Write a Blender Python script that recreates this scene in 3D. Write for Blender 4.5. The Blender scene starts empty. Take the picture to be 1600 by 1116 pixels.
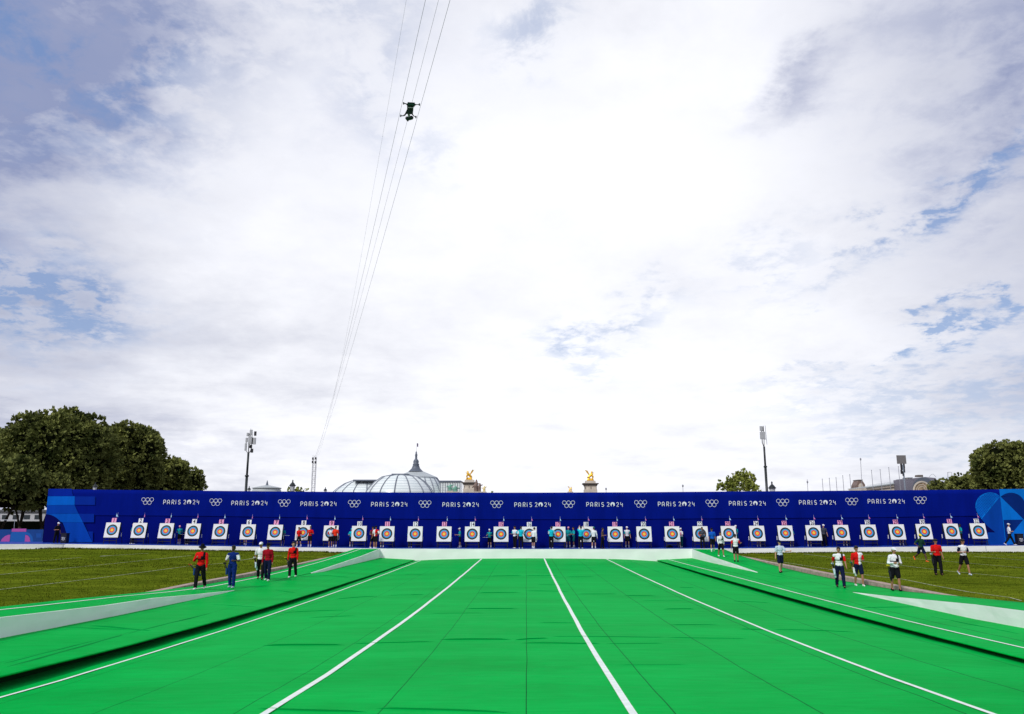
import bpy, math, random
import numpy as np
from mathutils import Vector, Matrix
sc = bpy.context.scene
col = sc.collection
R = math.radians
# ------------------------------------------------------------------ camera
FP, YH, XV, H = 1235.0, 810.0, 822.0, 3.0        # focal length in photo pixels, horizon row, vanishing column, eye height
TH = math.atan((YH-558)/FP)
PSI = math.atan((XV-800)/FP*math.cos(TH))
cam_d = bpy.data.cameras.new('camera'); cam = bpy.data.objects.new('camera', cam_d); col.objects.link(cam)
cam_d.sensor_width = 36; cam_d.lens = 36*FP/1600
cam_d.clip_end = 6000; cam_d.clip_start = .1
cam.location = (0, 0, H)
cam.rotation_euler = (math.pi/2+TH, 0, PSI)
sc.camera = cam
sc.render.engine = 'CYCLES'
sc.view_settings.view_transform = 'Standard'; sc.view_settings.look = 'None'
sc.view_settings.exposure = .22; sc.view_settings.gamma = 1

def ray(px, py):
    x = (px-800)/FP; u = -(py-558)/FP
    y = math.cos(TH)-u*math.sin(TH); z = math.sin(TH)+u*math.cos(TH)
    return np.array([x*math.cos(PSI)-y*math.sin(PSI), x*math.sin(PSI)+y*math.cos(PSI), z])
def onY(px, py, Y):
    r = ray(px, py); t = Y/r[1]; return np.array([r[0]*t, Y, H+r[2]*t])
def ppm(Y): return FP/Y*.985

# ------------------------------------------------------------------ light and sky
SUN_EL, SUN_AZ = 43, 215          # compass style: 0 = +Y, clockwise
sun_d = bpy.data.lights.new('sun', 'SUN'); sun_d.energy = 2.1; sun_d.angle = R(9); sun_d.color = (1, .965, .9)
sun = bpy.data.objects.new('sun', sun_d); col.objects.link(sun)
sdir = Vector((math.sin(R(SUN_AZ))*math.cos(R(SUN_EL)), math.cos(R(SUN_AZ))*math.cos(R(SUN_EL)), math.sin(R(SUN_EL))))
sun.rotation_euler = sdir.to_track_quat('Z', 'Y').to_euler(); sun.location = sdir*200

world = bpy.data.worlds.new("World"); sc.world = world; world.use_nodes = True
wt = world.node_tree; wt.nodes.clear()
def wn(t, **k):
    n = wt.nodes.new(t)
    for a, b in k.items(): setattr(n, a, b)
    return n
def plug(i, v):
    if isinstance(v, bpy.types.NodeSocket): i.id_data.links.new(v, i)
    else: i.default_value = v
def M(op, a, b=0.0, c=0.0, clamp=False):
    n = wn('ShaderNodeMath', operation=op, use_clamp=clamp)
    plug(n.inputs[0], a); plug(n.inputs[1], b); plug(n.inputs[2], c); return n.outputs[0]
def MIX(f, a, b):
    n = wn('ShaderNodeMix', data_type='RGBA'); plug(n.inputs[0], f)
    plug(n.inputs[6], a if isinstance(a, bpy.types.NodeSocket) else (*a, 1)); plug(n.inputs[7], b if isinstance(b, bpy.types.NodeSocket) else (*b, 1)); return n.outputs[2]
def SST(v, lo, hi):
    n = wn('ShaderNodeMapRange', interpolation_type='SMOOTHSTEP'); plug(n.inputs[0], v); n.inputs[1].default_value = lo; n.inputs[2].default_value = hi; return n.outputs[0]
sky = wn('ShaderNodeTexSky', sky_type='NISHITA'); sky.sun_disc = False
sky.sun_elevation = R(SUN_EL); sky.sun_rotation = R(SUN_AZ); sky.air_density = 1.1; sky.dust_density = .6
tc = wn('ShaderNodeTexCoord'); sep = wn('ShaderNodeSeparateXYZ'); wt.links.new(tc.outputs['Generated'], sep.inputs[0])
AZ = M('ARCTAN2', sep.outputs[0], sep.outputs[1]); EL = M('ARCSINE', sep.outputs[2])
def noise(vec, scale, detail=6, rough=.55, dist=0.0):
    n = wn('ShaderNodeTexNoise'); plug(n.inputs['Vector'], vec); n.inputs['Scale'].default_value = scale
    n.inputs['Detail'].default_value = detail; n.inputs['Roughness'].default_value = rough; n.inputs['Distortion'].default_value = dist
    return n.outputs['Fac']
# cloud layer coordinate: direction projected on a flat layer
den = M('ADD', M('MAXIMUM', sep.outputs[2], 0.0), .22)
cmb = wn('ShaderNodeCombineXYZ'); plug(cmb.inputs[0], M('DIVIDE', sep.outputs[0], den)); plug(cmb.inputs[1], M('DIVIDE', sep.outputs[1], den)); cmb.inputs[2].default_value = 3.3
n1 = noise(cmb.outputs[0], 1.3, 9, .55, .1); n2 = noise(cmb.outputs[0], 3.6, 10, .6, .15); n3 = noise(cmb.outputs[0], 12, 9, .62, .2)
warp1 = M('MULTIPLY', M('SUBTRACT', n1, .5), .42); warp2 = M('MULTIPLY', M('SUBTRACT', n2, .5), .22)
azw = M('ADD', AZ, M('ADD', warp1, M('MULTIPLY', M('SUBTRACT', n3, .5), .07))); elw = M('ADD', EL, M('ADD', warp2, M('MULTIPLY', M('SUBTRACT', n3, .5), -.05)))
def pxang(px, py):
    r = ray(px, py); r = r/np.linalg.norm(r); return math.atan2(r[0], r[1]), math.asin(r[2])
def blob(px, py, sx, sy, rot=0.0, pw=1.0):
    a, e = pxang(px, py); k = 1/FP
    da = M('SUBTRACT', azw, a); de = M('SUBTRACT', elw, e)
    c, s = math.cos(R(rot)), math.sin(R(rot))
    u = M('DIVIDE', M('ADD', M('MULTIPLY', da, c*math.cos(e)), M('MULTIPLY', de, s)), sx*k)
    v = M('DIVIDE', M('ADD', M('MULTIPLY', da, -s*math.cos(e)), M('MULTIPLY', de, c)), sy*k)
    d = M('ADD', M('MULTIPLY', u, u), M('MULTIPLY', v, v))
    return M('EXPONENT', M('MULTIPLY', d, -pw))
def ADD(*a):
    r = a[0]
    for x in a[1:]: r = M('ADD', r, x)
    return r
# bright spot in the cloud sheet; falloff around it imitates lens vignetting
ga, ge = pxang(860, 360)
gda = M('MULTIPLY', M('SUBTRACT', AZ, ga), .9); gde = M('SUBTRACT', EL, ge)
gd = M('SQRT', M('ADD', M('MULTIPLY', gda, gda), M('MULTIPLY', M('MULTIPLY', gde, gde), 1.3)))
glow = M('SUBTRACT', 1.0, SST(gd, .08, .85))
tex = ADD(M('MULTIPLY', M('SUBTRACT', n2, .5), .34), M('MULTIPLY', M('SUBTRACT', n1, .5), .40), M('MULTIPLY', M('SUBTRACT', n3, .5), .12))
# streaks low in the sky
cst = wn('ShaderNodeCombineXYZ'); plug(cst.inputs[0], M('MULTIPLY', AZ, 1.2)); plug(cst.inputs[1], M('MULTIPLY', EL, 16.0)); cst.inputs[2].default_value = 1.7
nst = noise(cst.outputs[0], 2.2, 7, .58, .5)
low = M('SUBTRACT', 1.0, SST(EL, .03, .28))
streak = M('MULTIPLY', M('SUBTRACT', nst, .52), M('MULTIPLY', low, .30))
lum = M('ADD', M('ADD', .72, M('MULTIPLY', glow, .245)), M('ADD', M('MULTIPLY', tex, M('SUBTRACT', 1.5, glow)), M('ADD', streak, M('MULTIPLY', low, .085))))
wcol = MIX(SST(lum, .45, .98), (.40, .45, .70), (.985, .995, 1.05))
cloud = wn('ShaderNodeVectorMath', operation='SCALE'); plug(cloud.inputs[0], wcol); plug(cloud.inputs['Scale'], M('MAXIMUM', M('MULTIPLY', M('ADD', lum, .05), 1.0), .3))
# grey undersides
grey = ADD(M('MULTIPLY', blob(70, 40, 350, 170, 10), 1.55), M('MULTIPLY', blob(0, 250, 130, 150), .7), M('MULTIPLY', blob(1300, 95, 85, 34, 30), .6),
           M('MULTIPLY', blob(1640, 20, 200, 220), .85), M('MULTIPLY', blob(1640, 330, 160, 230), .42), M('MULTIPLY', blob(0, 560, 190, 120), .3), M('MULTIPLY', blob(1590, 640, 190, 70), .35), M('MULTIPLY', blob(700, 60, 60, 60), .12), M('MULTIPLY', blob(0, 680, 300, 22), .38))
greyf = M('MULTIPLY', grey, M('ADD', .22, M('ADD', M('MULTIPLY', SST(n2, .38, .62), .45), M('MULTIPLY', SST(n3, .35, .65), .30))), clamp=True)
gc = wn('ShaderNodeVectorMath', operation='SCALE'); plug(gc.inputs[0], MIX(n1, (.13, .20, .46), (.38, .41, .58))); gc.inputs['Scale'].default_value = .95
c2 = MIX(M('MINIMUM', greyf, .92), cloud.outputs[0], gc.outputs[0])
# breaks of blue
blue = ADD(M('MULTIPLY', blob(-30, 445, 130, 60, -10), 1.6), M('MULTIPLY', blob(80, 20, 260, 60), .55), M('MULTIPLY', blob(1500, 315, 180, 18, 27), .95), M('MULTIPLY', blob(1545, 505, 180, 12, 17), .9),
           M('MULTIPLY', blob(945, 505, 90, 32, 10), .38), M('MULTIPLY', blob(960, 560, 70, 40, -40), .28), M('MULTIPLY', blob(850, 60, 60, 70), .42), M('MULTIPLY', blob(1190, 420, 90, 30, 12), .28), M('MULTIPLY', blob(1560, 600, 200, 40, 6), .42),
           M('MULTIPLY', blob(640, 120, 30, 90, -12), .22), M('MULTIPLY', blob(720, 230, 60, 40), .2), M('MULTIPLY', blob(540, 20, 90, 26), .3), M('MULTIPLY', blob(200, 150, 160, 100), .5), M('MULTIPLY', blob(1520, 690, 130, 25, 3), .35))
bluef = M('MULTIPLY', blue, M('ADD', .12, M('MULTIPLY', SST(n3, .40, .62), 1.05)), clamp=True)
nsc = wn('ShaderNodeVectorMath', operation='SCALE'); plug(nsc.inputs[0], sky.outputs[0]); nsc.inputs['Scale'].default_value = .095
nsk = MIX(.55, nsc.outputs[0], (.20, .35, .74))
c3 = MIX(M('MINIMUM', bluef, .78), c2, nsk)
bgs = wn('ShaderNodeVectorMath', operation='SCALE'); plug(bgs.inputs[0], c3); bgs.inputs['Scale'].default_value = 8.7
bg = wn('ShaderNodeBackground'); plug(bg.inputs[0], bgs.outputs[0]); bg.inputs[1].default_value = .1
wo = wn('ShaderNodeOutputWorld'); wt.links.new(bg.outputs[0], wo.inputs[0])

# ------------------------------------------------------------------ materials
MATS = {}
def mat(name, c, rough=.6, spec=.4, var=0.0, vs=3.0, bump=0.0, bs=40.0, metal=0.0, c2=None, sheen=0.0, coords='Object', stretch=None):
    if name in MATS: return MATS[name]
    m = bpy.data.materials.new(name); m.use_nodes = True; nt = m.node_tree; b = nt.nodes['Principled BSDF']
    b.inputs['Base Color'].default_value = (*c, 1); b.inputs['Roughness'].default_value = rough
    b.inputs['Specular IOR Level'].default_value = spec; b.inputs['Metallic'].default_value = metal
    if sheen: b.inputs['Sheen Weight'].default_value = sheen; b.inputs['Sheen Roughness'].default_value = .4
    t = nt.nodes.new('ShaderNodeTexCoord'); vec = t.outputs[coords]
    if stretch:
        mp = nt.nodes.new('ShaderNodeMapping'); mp.inputs['Scale'].default_value = stretch; nt.links.new(vec, mp.inputs[0]); vec = mp.outputs[0]
    if var or c2:
        n = nt.nodes.new('ShaderNodeTexNoise'); n.inputs['Scale'].default_value = vs; n.inputs['Detail'].default_value = 6; nt.links.new(vec, n.inputs['Vector'])
        r = nt.nodes.new('ShaderNodeValToRGB'); r.color_ramp.elements[0].position = .32; r.color_ramp.elements[1].position = .68
        hi = c2 if c2 else tuple(min(1, v*(1+var)) for v in c); lo = c if c2 else tuple(v*(1-var) for v in c)
        r.color_ramp.elements[0].color = (*lo, 1); r.color_ramp.elements[1].color = (*hi, 1)
        nt.links.new(n.outputs['Fac'], r.inputs[0]); nt.links.new(r.outputs[0], b.inputs['Base Color'])
    if bump:
        n = nt.nodes.new('ShaderNodeTexNoise'); n.inputs['Scale'].default_value = bs; n.inputs['Detail'].default_value = 5; nt.links.new(vec, n.inputs['Vector'])
        bp = nt.nodes.new('ShaderNodeBump'); bp.inputs['Strength'].default_value = bump; bp.inputs['Distance'].default_value = .02
        nt.links.new(n.outputs['Fac'], bp.inputs['Height']); nt.links.new(bp.outputs[0], b.inputs['Normal'])
    MATS[name] = m; return m

# ------------------------------------------------------------------ mesh builder
def tag(o, label=None, cat=None, group=None, kind=None):
    if label: o['label'] = label
    if cat: o['category'] = cat
    if group: o['group'] = group
    if kind: o['kind'] = kind
    return o
def empty(name, loc, label, cat, group=None, rz=0):
    o = bpy.data.objects.new(name, None); o.location = loc; o.rotation_euler.z = rz; o.empty_display_size = .2
    col.objects.link(o); return tag(o, label, cat, group)
class MB:
    def __init__(s): s.v = []; s.f = []; s.m = []
    def add(s, vs, fs, mi=0):
        b = len(s.v); s.v += [tuple(map(float, p)) for p in vs]; s.f += [tuple(b+i for i in f) for f in fs]; s.m += [mi]*len(fs); return s
    def box(s, x0, x1, y0, y1, z0, z1, mi=0, bev=0.0):
        if bev:
            vs = []; fs = []
            prof = [(z0, bev), (z0+bev, 0), (z1-bev, 0), (z1, bev)]
            for z, i in prof:
                b = bev
                vs += [(x0+b, y0+i, z), (x1-b, y0+i, z), (x1-i, y0+b, z), (x1-i, y1-b, z), (x1-b, y1-i, z), (x0+b, y1-i, z), (x0+i, y1-b, z), (x0+i, y0+b, z)]
            for k in range(3):
                for j in range(8): fs.append((k*8+j, k*8+(j+1) % 8, k*8+8+(j+1) % 8, k*8+8+j))
            fs += [tuple(range(7, -1, -1)), tuple(range(24, 32))]
            return s.add(vs, fs, mi)
        vs = [(x, y, z) for z in (z0, z1) for x, y in ((x0, y0), (x1, y0), (x1, y1), (x0, y1))]
        return s.add(vs, [(3, 2, 1, 0), (4, 5, 6, 7), (0, 1, 5, 4), (1, 2, 6, 5), (2, 3, 7, 6), (3, 0, 4, 7)], mi)
    def tube(s, pts, r, n=8, mi=0, cap=True):
        pts = [np.array(p, float) for p in pts]; rs = r if hasattr(r, '__len__') else [r]*len(pts)
        up = np.array([0, 0, 1.]); vs = []
        for i, p in enumerate(pts):
            d = pts[min(i+1, len(pts)-1)]-pts[max(i-1, 0)]; d = d/(np.linalg.norm(d)+1e-9)
            a = np.cross(d, up if abs(d[2]) < .95 else np.array([0, 1., 0])); a /= np.linalg.norm(a); b = np.cross(d, a)
            for k in range(n):
                t = 2*math.pi*k/n; vs.append(p+rs[i]*(a*math.cos(t)+b*math.sin(t)))
        fs = [(i*n+k, i*n+(k+1) % n, (i+1)*n+(k+1) % n, (i+1)*n+k) for i in range(len(pts)-1) for k in range(n)]
        if cap: fs += [tuple(range(n-1, -1, -1)), tuple((len(pts)-1)*n+k for k in range(n))]
        return s.add(vs, fs, mi)
    def lathe(s, c, prof, n=24, mi=0, a0=0, a1=2*math.pi):
        full = abs(a1-a0-2*math.pi) < 1e-6; k = n if full else n+1; vs = []
        for r, z in prof:
            for i in range(k):
                t = a0+(a1-a0)*i/n; vs.append((c[0]+r*math.cos(t), c[1]+r*math.sin(t), c[2]+z))
        fs = []
        for j in range(len(prof)-1):
            for i in range(n):
                i2 = (i+1) % k; fs.append((j*k+i, j*k+i2, (j+1)*k+i2, (j+1)*k+i))
        return s.add(vs, fs, mi)
    def grid(s, rows, mi=0):       # rows of equal length point lists
        n = len(rows[0]); vs = [p for r in rows for p in r]
        fs = [(j*n+i, j*n+i+1, (j+1)*n+i+1, (j+1)*n+i) for j in range(len(rows)-1) for i in range(n-1)]
        return s.add(vs, fs, mi)
    def prism(s, poly, y0, y1, mi=0):     # polygon in XZ, extruded in Y
        n = len(poly); vs = [(x, y0, z) for x, z in poly]+[(x, y1, z) for x, z in poly]
        return s.add(vs, [tuple(range(n)), tuple(range(2*n-1, n-1, -1))]+[(i, n+i, n+(i+1) % n, (i+1) % n) for i in range(n)], mi)
    def build(s, name, mats, parent=None, smooth=False, loc=None):
        me = bpy.data.meshes.new(name)
        off = np.array(loc if loc is not None else ((parent.location if parent and parent.parent is None and parent.type == 'EMPTY' else (0, 0, 0))))
        me.from_pydata([tuple(np.array(v)-off) for v in s.v], [], s.f)
        for m in (mats if isinstance(mats, (list, tuple)) else [mats]): me.materials.append(m)
        me.polygons.foreach_set('material_index', s.m)
        if smooth: me.polygons.foreach_set('use_smooth', [True]*len(s.f))
        me.update()
        o = bpy.data.objects.new(name, me); col.objects.link(o)
        if parent: o.parent = parent
        if loc is not None: o.location = loc
        return o
def fixnormals(o):
    import bmesh
    bm = bmesh.new(); bm.from_mesh(o.data); bmesh.ops.recalc_face_normals(bm, faces=bm.faces); bm.to_mesh(o.data); bm.free(); return o

# ------------------------------------------------------------------ the shape of the ground
def itp(y, tab): return float(np.interp(y, [t[0] for t in tab], [t[1] for t in tab]))
ROADC = [(3, .50), (8, .34), (12, .25), (16, .10), (20, 0), (24, -.085), (28, -.145), (34, -.215), (38, -.25), (50, -.32), (70, -.37), (80, -.4)]
KL = [(3, .55), (10, .34), (15, .20), (20, .02), (29, -.18), (38, -.30), (50, -.42), (70, -.50)]
KR = [(3, .5), (10, .15), (15, 0), (19, -.07), (25, -.18), (30, -.23), (35, -.27), (50, -.38), (70, -.49)]
XL, XR = -9.6, 11.2
BL = [(3, .45), (15, .12), (21, -.01), (27, -.14), (36, -.27), (48, -.2), (51, -.26), (59, -.28), (70, -.34)]
BR = [(3, .3), (15, 0), (25, -.2), (27.6, -.26), (37, -.29), (50, -.26), (57, -.31), (64, -.34), (70, -.34)]
WL = [(4, -13.5, .95, -15.2, .95), (12, -13.5, .82, -15.2, .85), (21, -13.5, .50, -15.2, .60), (24.2, -13.5, .35, -15.2, .47), (26.2, -13.5, .26, -15.2, .40), (29.6, -13.5, .16, -15.2, .25), (33.3, -13.5, -.05, -15.2, .08),
      (37.8, -13.5, -.27, -15.2, -.05), (45, -13.1, -.20, -15, -.11), (48.2, -12.75, -.18, -14.9, -.07), (50.7, -12.65, -.10, -14.8, -.03), (57.7, -12.65, .05, -14.8, .07), (62.4, -12.65, .15, -14.8, .18), (70.25, -12.65, .415, -14.8, .415)]
WR = [(4, 14.8, .95, 17.2, .95), (14, 14.8, .7, 17.2, .72), (24.8, 14.8, .29, 17.2, .33), (27.5, 14.8, .20, 17.2, .21), (30.6, 14.8, .04, 17.2, .07), (33.4, 14.8, -.11, 17.2, -.05),
      (37.5, 14.8, -.29, 17.2, -.24), (44, 14.5, -.275, 17, -.28), (50.45, 14.2, -.26, 17, -.26), (55.5, 14.2, -.09, 17, -.17), (61, 14.2, .07, 17, -.03), (66, 14.2, .24, 17, .14), (70.25, 14.2, .415, 17, .415)]
def wcolm(T, y, k): return float(np.interp(y, [t[0] for t in T], [t[k] for t in T]))
FARG = [(-90, .45), (-40, .355), (-31, .226), (-22, .098), (-16, .06), (17, .0), (28, .134), (39, .13), (90, .2)]
def grassz(x, y):
    near = .02 if x < 0 else -.12
    t = min(1, max(0, (y-35)/35)); z = near*(1-t)+itp(x, FARG)*t
    if x < -17: z += -.05+.11/(1+math.exp(-(y-60+.02*x)*9)) if y > 45 else -.05*min(1, max(0, (y-35)/10))
    return z+.015*math.sin(x*.7+y*.31)*math.sin(y*.23)
def roadz(x, y): return itp(y, ROADC)-.00145*(x-.9)**2-.085*min(1, max(0, (x-8)/3.2))**1.5-.055*min(1, max(0, (-7-x)/2.6))**1.5
def surf(x, y):
    if y > 70: return .39
    if XL-.2 < x < XR+.2: 
        return roadz(x, y) if XL < x < XR else (itp(y, KL) if x < 0 else itp(y, KR))
    if x < 0:
        xi, xo = wcolm(WL, y, 1), wcolm(WL, y, 3)
        if x > xi: t = (XL-x)/(XL-xi); return itp(y, KL)*(1-t)+itp(y, BL)*t
        if x > xo: t = (xi-x)/(xi-xo); return wcolm(WL, y, 2)*(1-t)+wcolm(WL, y, 4)*t
    else:
        xi, xo = wcolm(WR, y, 1), wcolm(WR, y, 3)
        if x < xi: t = (x-XR)/(xi-XR); return itp(y, KR)*(1-t)+itp(y, BR)*t
        if x < xo: t = (x-xi)/(xo-xi); return wcolm(WR, y, 2)*(1-t)+wcolm(WR, y, 4)*t
    return grassz(x, y)
def onS(px, py, fn=surf):
    r = ray(px, py); a = 4.0; b = None; t = a
    while t < 140:
        p = r*t/r[1]
        if H+p[2] < fn(p[0], t): b = t; break
        a = t; t += .4
    if b is None: b = 72
    for _ in range(18):
        m = (a+b)/2; p = r*m/r[1]
        if H+p[2] < fn(p[0], m): b = m
        else: a = m
    p = r*b/r[1]; return np.array([p[0], b, fn(p[0], b)])
BOW = [(-60, .5), (-46, .44), (-40, .40), (-31, .28), (-22, .16), (-12, .03), (0, 0), (8, .01), (17, .05), (28, .155), (39, .285), (46, .34), (60, .4)]
def bow(x): return itp(x, BOW)
def stagez(x, y=0): return .39+bow(x)

# ------------------------------------------------------------------ setting: ground, lawns, carpets
m_earth = mat('dry_earth', (.10, .085, .06), .95, .1, .3, .5)
g = MB(); g.grid([[(x, y, -.75) for x in (-3000, -300, 0, 300, 3000)] for y in (-500, 0, 300, 4000)]); tag(g.build('ground', m_earth), kind='structure')

def grass_mat():
    m = bpy.data.materials.new('lawn_grass'); m.use_nodes = True; nt = m.node_tree; b = nt.nodes['Principled BSDF']
    b.inputs['Roughness'].default_value = .95; b.inputs['Specular IOR Level'].default_value = .0
    t = nt.nodes.new('ShaderNodeTexCoord')
    def N(scale, st, det=8):
        mp = nt.nodes.new('ShaderNodeMapping'); mp.inputs['Scale'].default_value = st; nt.links.new(t.outputs['Object'], mp.inputs[0])
        n = nt.nodes.new('ShaderNodeTexNoise'); n.inputs['Scale'].default_value = scale; n.inputs['Detail'].default_value = det; n.inputs['Roughness'].default_value = .62; nt.links.new(mp.outputs[0], n.inputs[0]); return n.outputs['Fac']
    a = N(.35, (.35, 1.2, 1)); c = N(1.6, (.5, 1.3, 1)); d = N(22, (1, .5, 1), 4)
    def math_(op, x, y):
        n = nt.nodes.new('ShaderNodeMath'); n.operation = op
        for i, q in enumerate((x, y)):
            if isinstance(q, (int, float)): n.inputs[i].default_value = q
            else: nt.links.new(q, n.inputs[i])
        return n.outputs[0]
    s = math_('ADD', math_('ADD', math_('MULTIPLY', a, .40), math_('MULTIPLY', c, .3)), math_('MULTIPLY', d, .3))
    r = nt.nodes.new('ShaderNodeValToRGB'); e = r.color_ramp.elements
    e[0].position = .37; e[0].color = (.026, .044, .003, 1); e[1].position = .64; e[1].color = (.20, .245, .018, 1)
    k = e.new(.5); k.color = (.092, .130, .008, 1)
    nt.links.new(s, r.inputs[0]); nt.links.new(r.outputs[0], b.inputs['Base Color'])
    bp = nt.nodes.new('ShaderNodeBump'); bp.inputs['Strength'].default_value = .9; bp.inputs['Distance'].default_value = .05
    nt.links.new(d, bp.inputs['Height']); nt.links.new(bp.outputs[0], b.inputs['Normal']); return m
m_grass = grass_mat()
def lawn(side):
    ys = np.concatenate([np.arange(2, 20, 2), np.arange(20, 58, .8), np.arange(58, 62, .15), np.arange(62, 70.2, .6), [70.2]])
    rows = []
    for y in ys:
        if side < 0:
            xe = wcolm(WL, y, 3)-.42 if y < 69 else wcolm(WL, y, 3)-.42
            xs = np.concatenate([[-220, -120, -90, -70], np.linspace(-60, xe, 60)])
        else:
            xe = wcolm(WR, y, 3)+.42; xs = np.concatenate([np.linspace(xe, 60, 60), [70, 90, 120, 220]])
        rows.append([(x, y, grassz(x, y)) for x in xs])
    b = MB(); b.grid(rows); o = b.build('lawn', m_grass, smooth=True); tag(o, kind='structure')
lawn(-1); lawn(1)

def carpet_mat():
    m = bpy.data.materials.new('green_carpet'); m.use_nodes = True; nt = m.node_tree; b = nt.nodes['Principled BSDF']
    b.inputs['Roughness'].default_value = .42; b.inputs['Specular IOR Level'].default_value = 0.5; b.inputs['IOR'].default_value = 1.025
    b.inputs['Sheen Weight'].default_value = .05; b.inputs['Sheen Roughness'].default_value = .24; b.inputs['Sheen Tint'].default_value = (.15, 1, .4, 1)
    t = nt.nodes.new('ShaderNodeTexCoord')
    def N(scale, st, det=5, dist=0):
        mp = nt.nodes.new('ShaderNodeMapping'); mp.inputs['Scale'].default_value = st; nt.links.new(t.outputs['Object'], mp.inputs[0])
        n = nt.nodes.new('ShaderNodeTexNoise'); n.inputs['Scale'].default_value = scale; n.inputs['Detail'].default_value = det; n.inputs['Distortion'].default_value = dist; nt.links.new(mp.outputs[0], n.inputs[0]); return n.outputs['Fac']
    a = N(.5, (.4, 1, 1)); w = N(1.0, (.25, 1.6, 1), 5, .6); f = N(60, (1, 1, 1), 2)
    r = nt.nodes.new('ShaderNodeValToRGB'); e = r.color_ramp.elements
    e[0].position = .36; e[0].color = (.000, .325, .042, 1); e[1].position = .64; e[1].color = (.000, .46, .070, 1)
    sp = nt.nodes.new('ShaderNodeSeparateXYZ'); nt.links.new(t.outputs['Object'], sp.inputs[0])
    def Mt(op, x, y=0.0, z=0.0):
        n = nt.nodes.new('ShaderNodeMath'); n.operation = op
        for i, q in enumerate((x, y, z)):
            if isinstance(q, (int, float)): n.inputs[i].default_value = q
            else: nt.links.new(q, n.inputs[i])
        return n.outputs[0]
    a2 = N(6, (.25, 1.2, 1), 7, .3); a3 = N(45, (1, 1, 1), 3)
    nt.links.new(Mt('ADD', Mt('ADD', Mt('MULTIPLY', a, .45), Mt('MULTIPLY', a2, .35)), Mt('MULTIPLY', a3, .2)), r.inputs[0])
    wob = Mt('MULTIPLY', Mt('SUBTRACT', N(.12, (1, 1, 1), 2), .5), .10)
    x = Mt('ADD', sp.outputs[0], wob)
    u = Mt('ABSOLUTE', Mt('SUBTRACT', Mt('FRACT', Mt('ADD', Mt('DIVIDE', x, 2.15), .5)), .5))   # distance to the joint between rolls
    wid = Mt('ADD', .0036, Mt('MULTIPLY', Mt('SMOOTHSTEP', sp.outputs[0], 0, 0) if False else Mt('MAXIMUM', sp.outputs[0], 0), .0004))
    line = Mt('LESS_THAN', u, wid)
    mx = nt.nodes.new('ShaderNodeMix'); mx.data_type = 'RGBA'; nt.links.new(Mt('MULTIPLY', line, .85), mx.inputs[0]); nt.links.new(r.outputs[0], mx.inputs[6]); mx.inputs[7].default_value = (.0, .02, .008, 1)
    nt.links.new(mx.outputs[2], b.inputs['Base Color'])
    hgt = Mt('ADD', Mt('MULTIPLY', w, .8), Mt('MULTIPLY', f, .03))
    bp = nt.nodes.new('ShaderNodeBump'); bp.inputs['Strength'].default_value = .55; bp.inputs['Distance'].default_value = .05
    nt.links.new(hgt, bp.inputs['Height']); nt.links.new(bp.outputs[0], b.inputs['Normal']); return m
m_carpet = carpet_mat()
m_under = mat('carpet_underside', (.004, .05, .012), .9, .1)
m_white = mat('white_sheet', (.86, .87, .87), .55, .3, .05, .6, .25, 2.5)
m_line = mat('white_line_paint', (.74, .82, .77), .8, .1, .08, 5)
YS = np.concatenate([np.arange(1.5, 30, .5), np.arange(30, 70.1, 1.0)])
rnd = random.Random(4)
def und(x, y): return .008*math.sin(y*1.3+x*.4)*math.sin(x*.9+y*.17)+.006*math.sin(y*2.9+math.sin(x*.8)*1.5)
b = MB(); xs = np.concatenate([[XL-.65], np.linspace(XL, XR, 34), [XR+.65]])
b.grid([[(x, y, roadz(x, y)+und(x, y)*.6) for x in xs] for y in YS])
NROAD = len(b.f)
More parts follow.
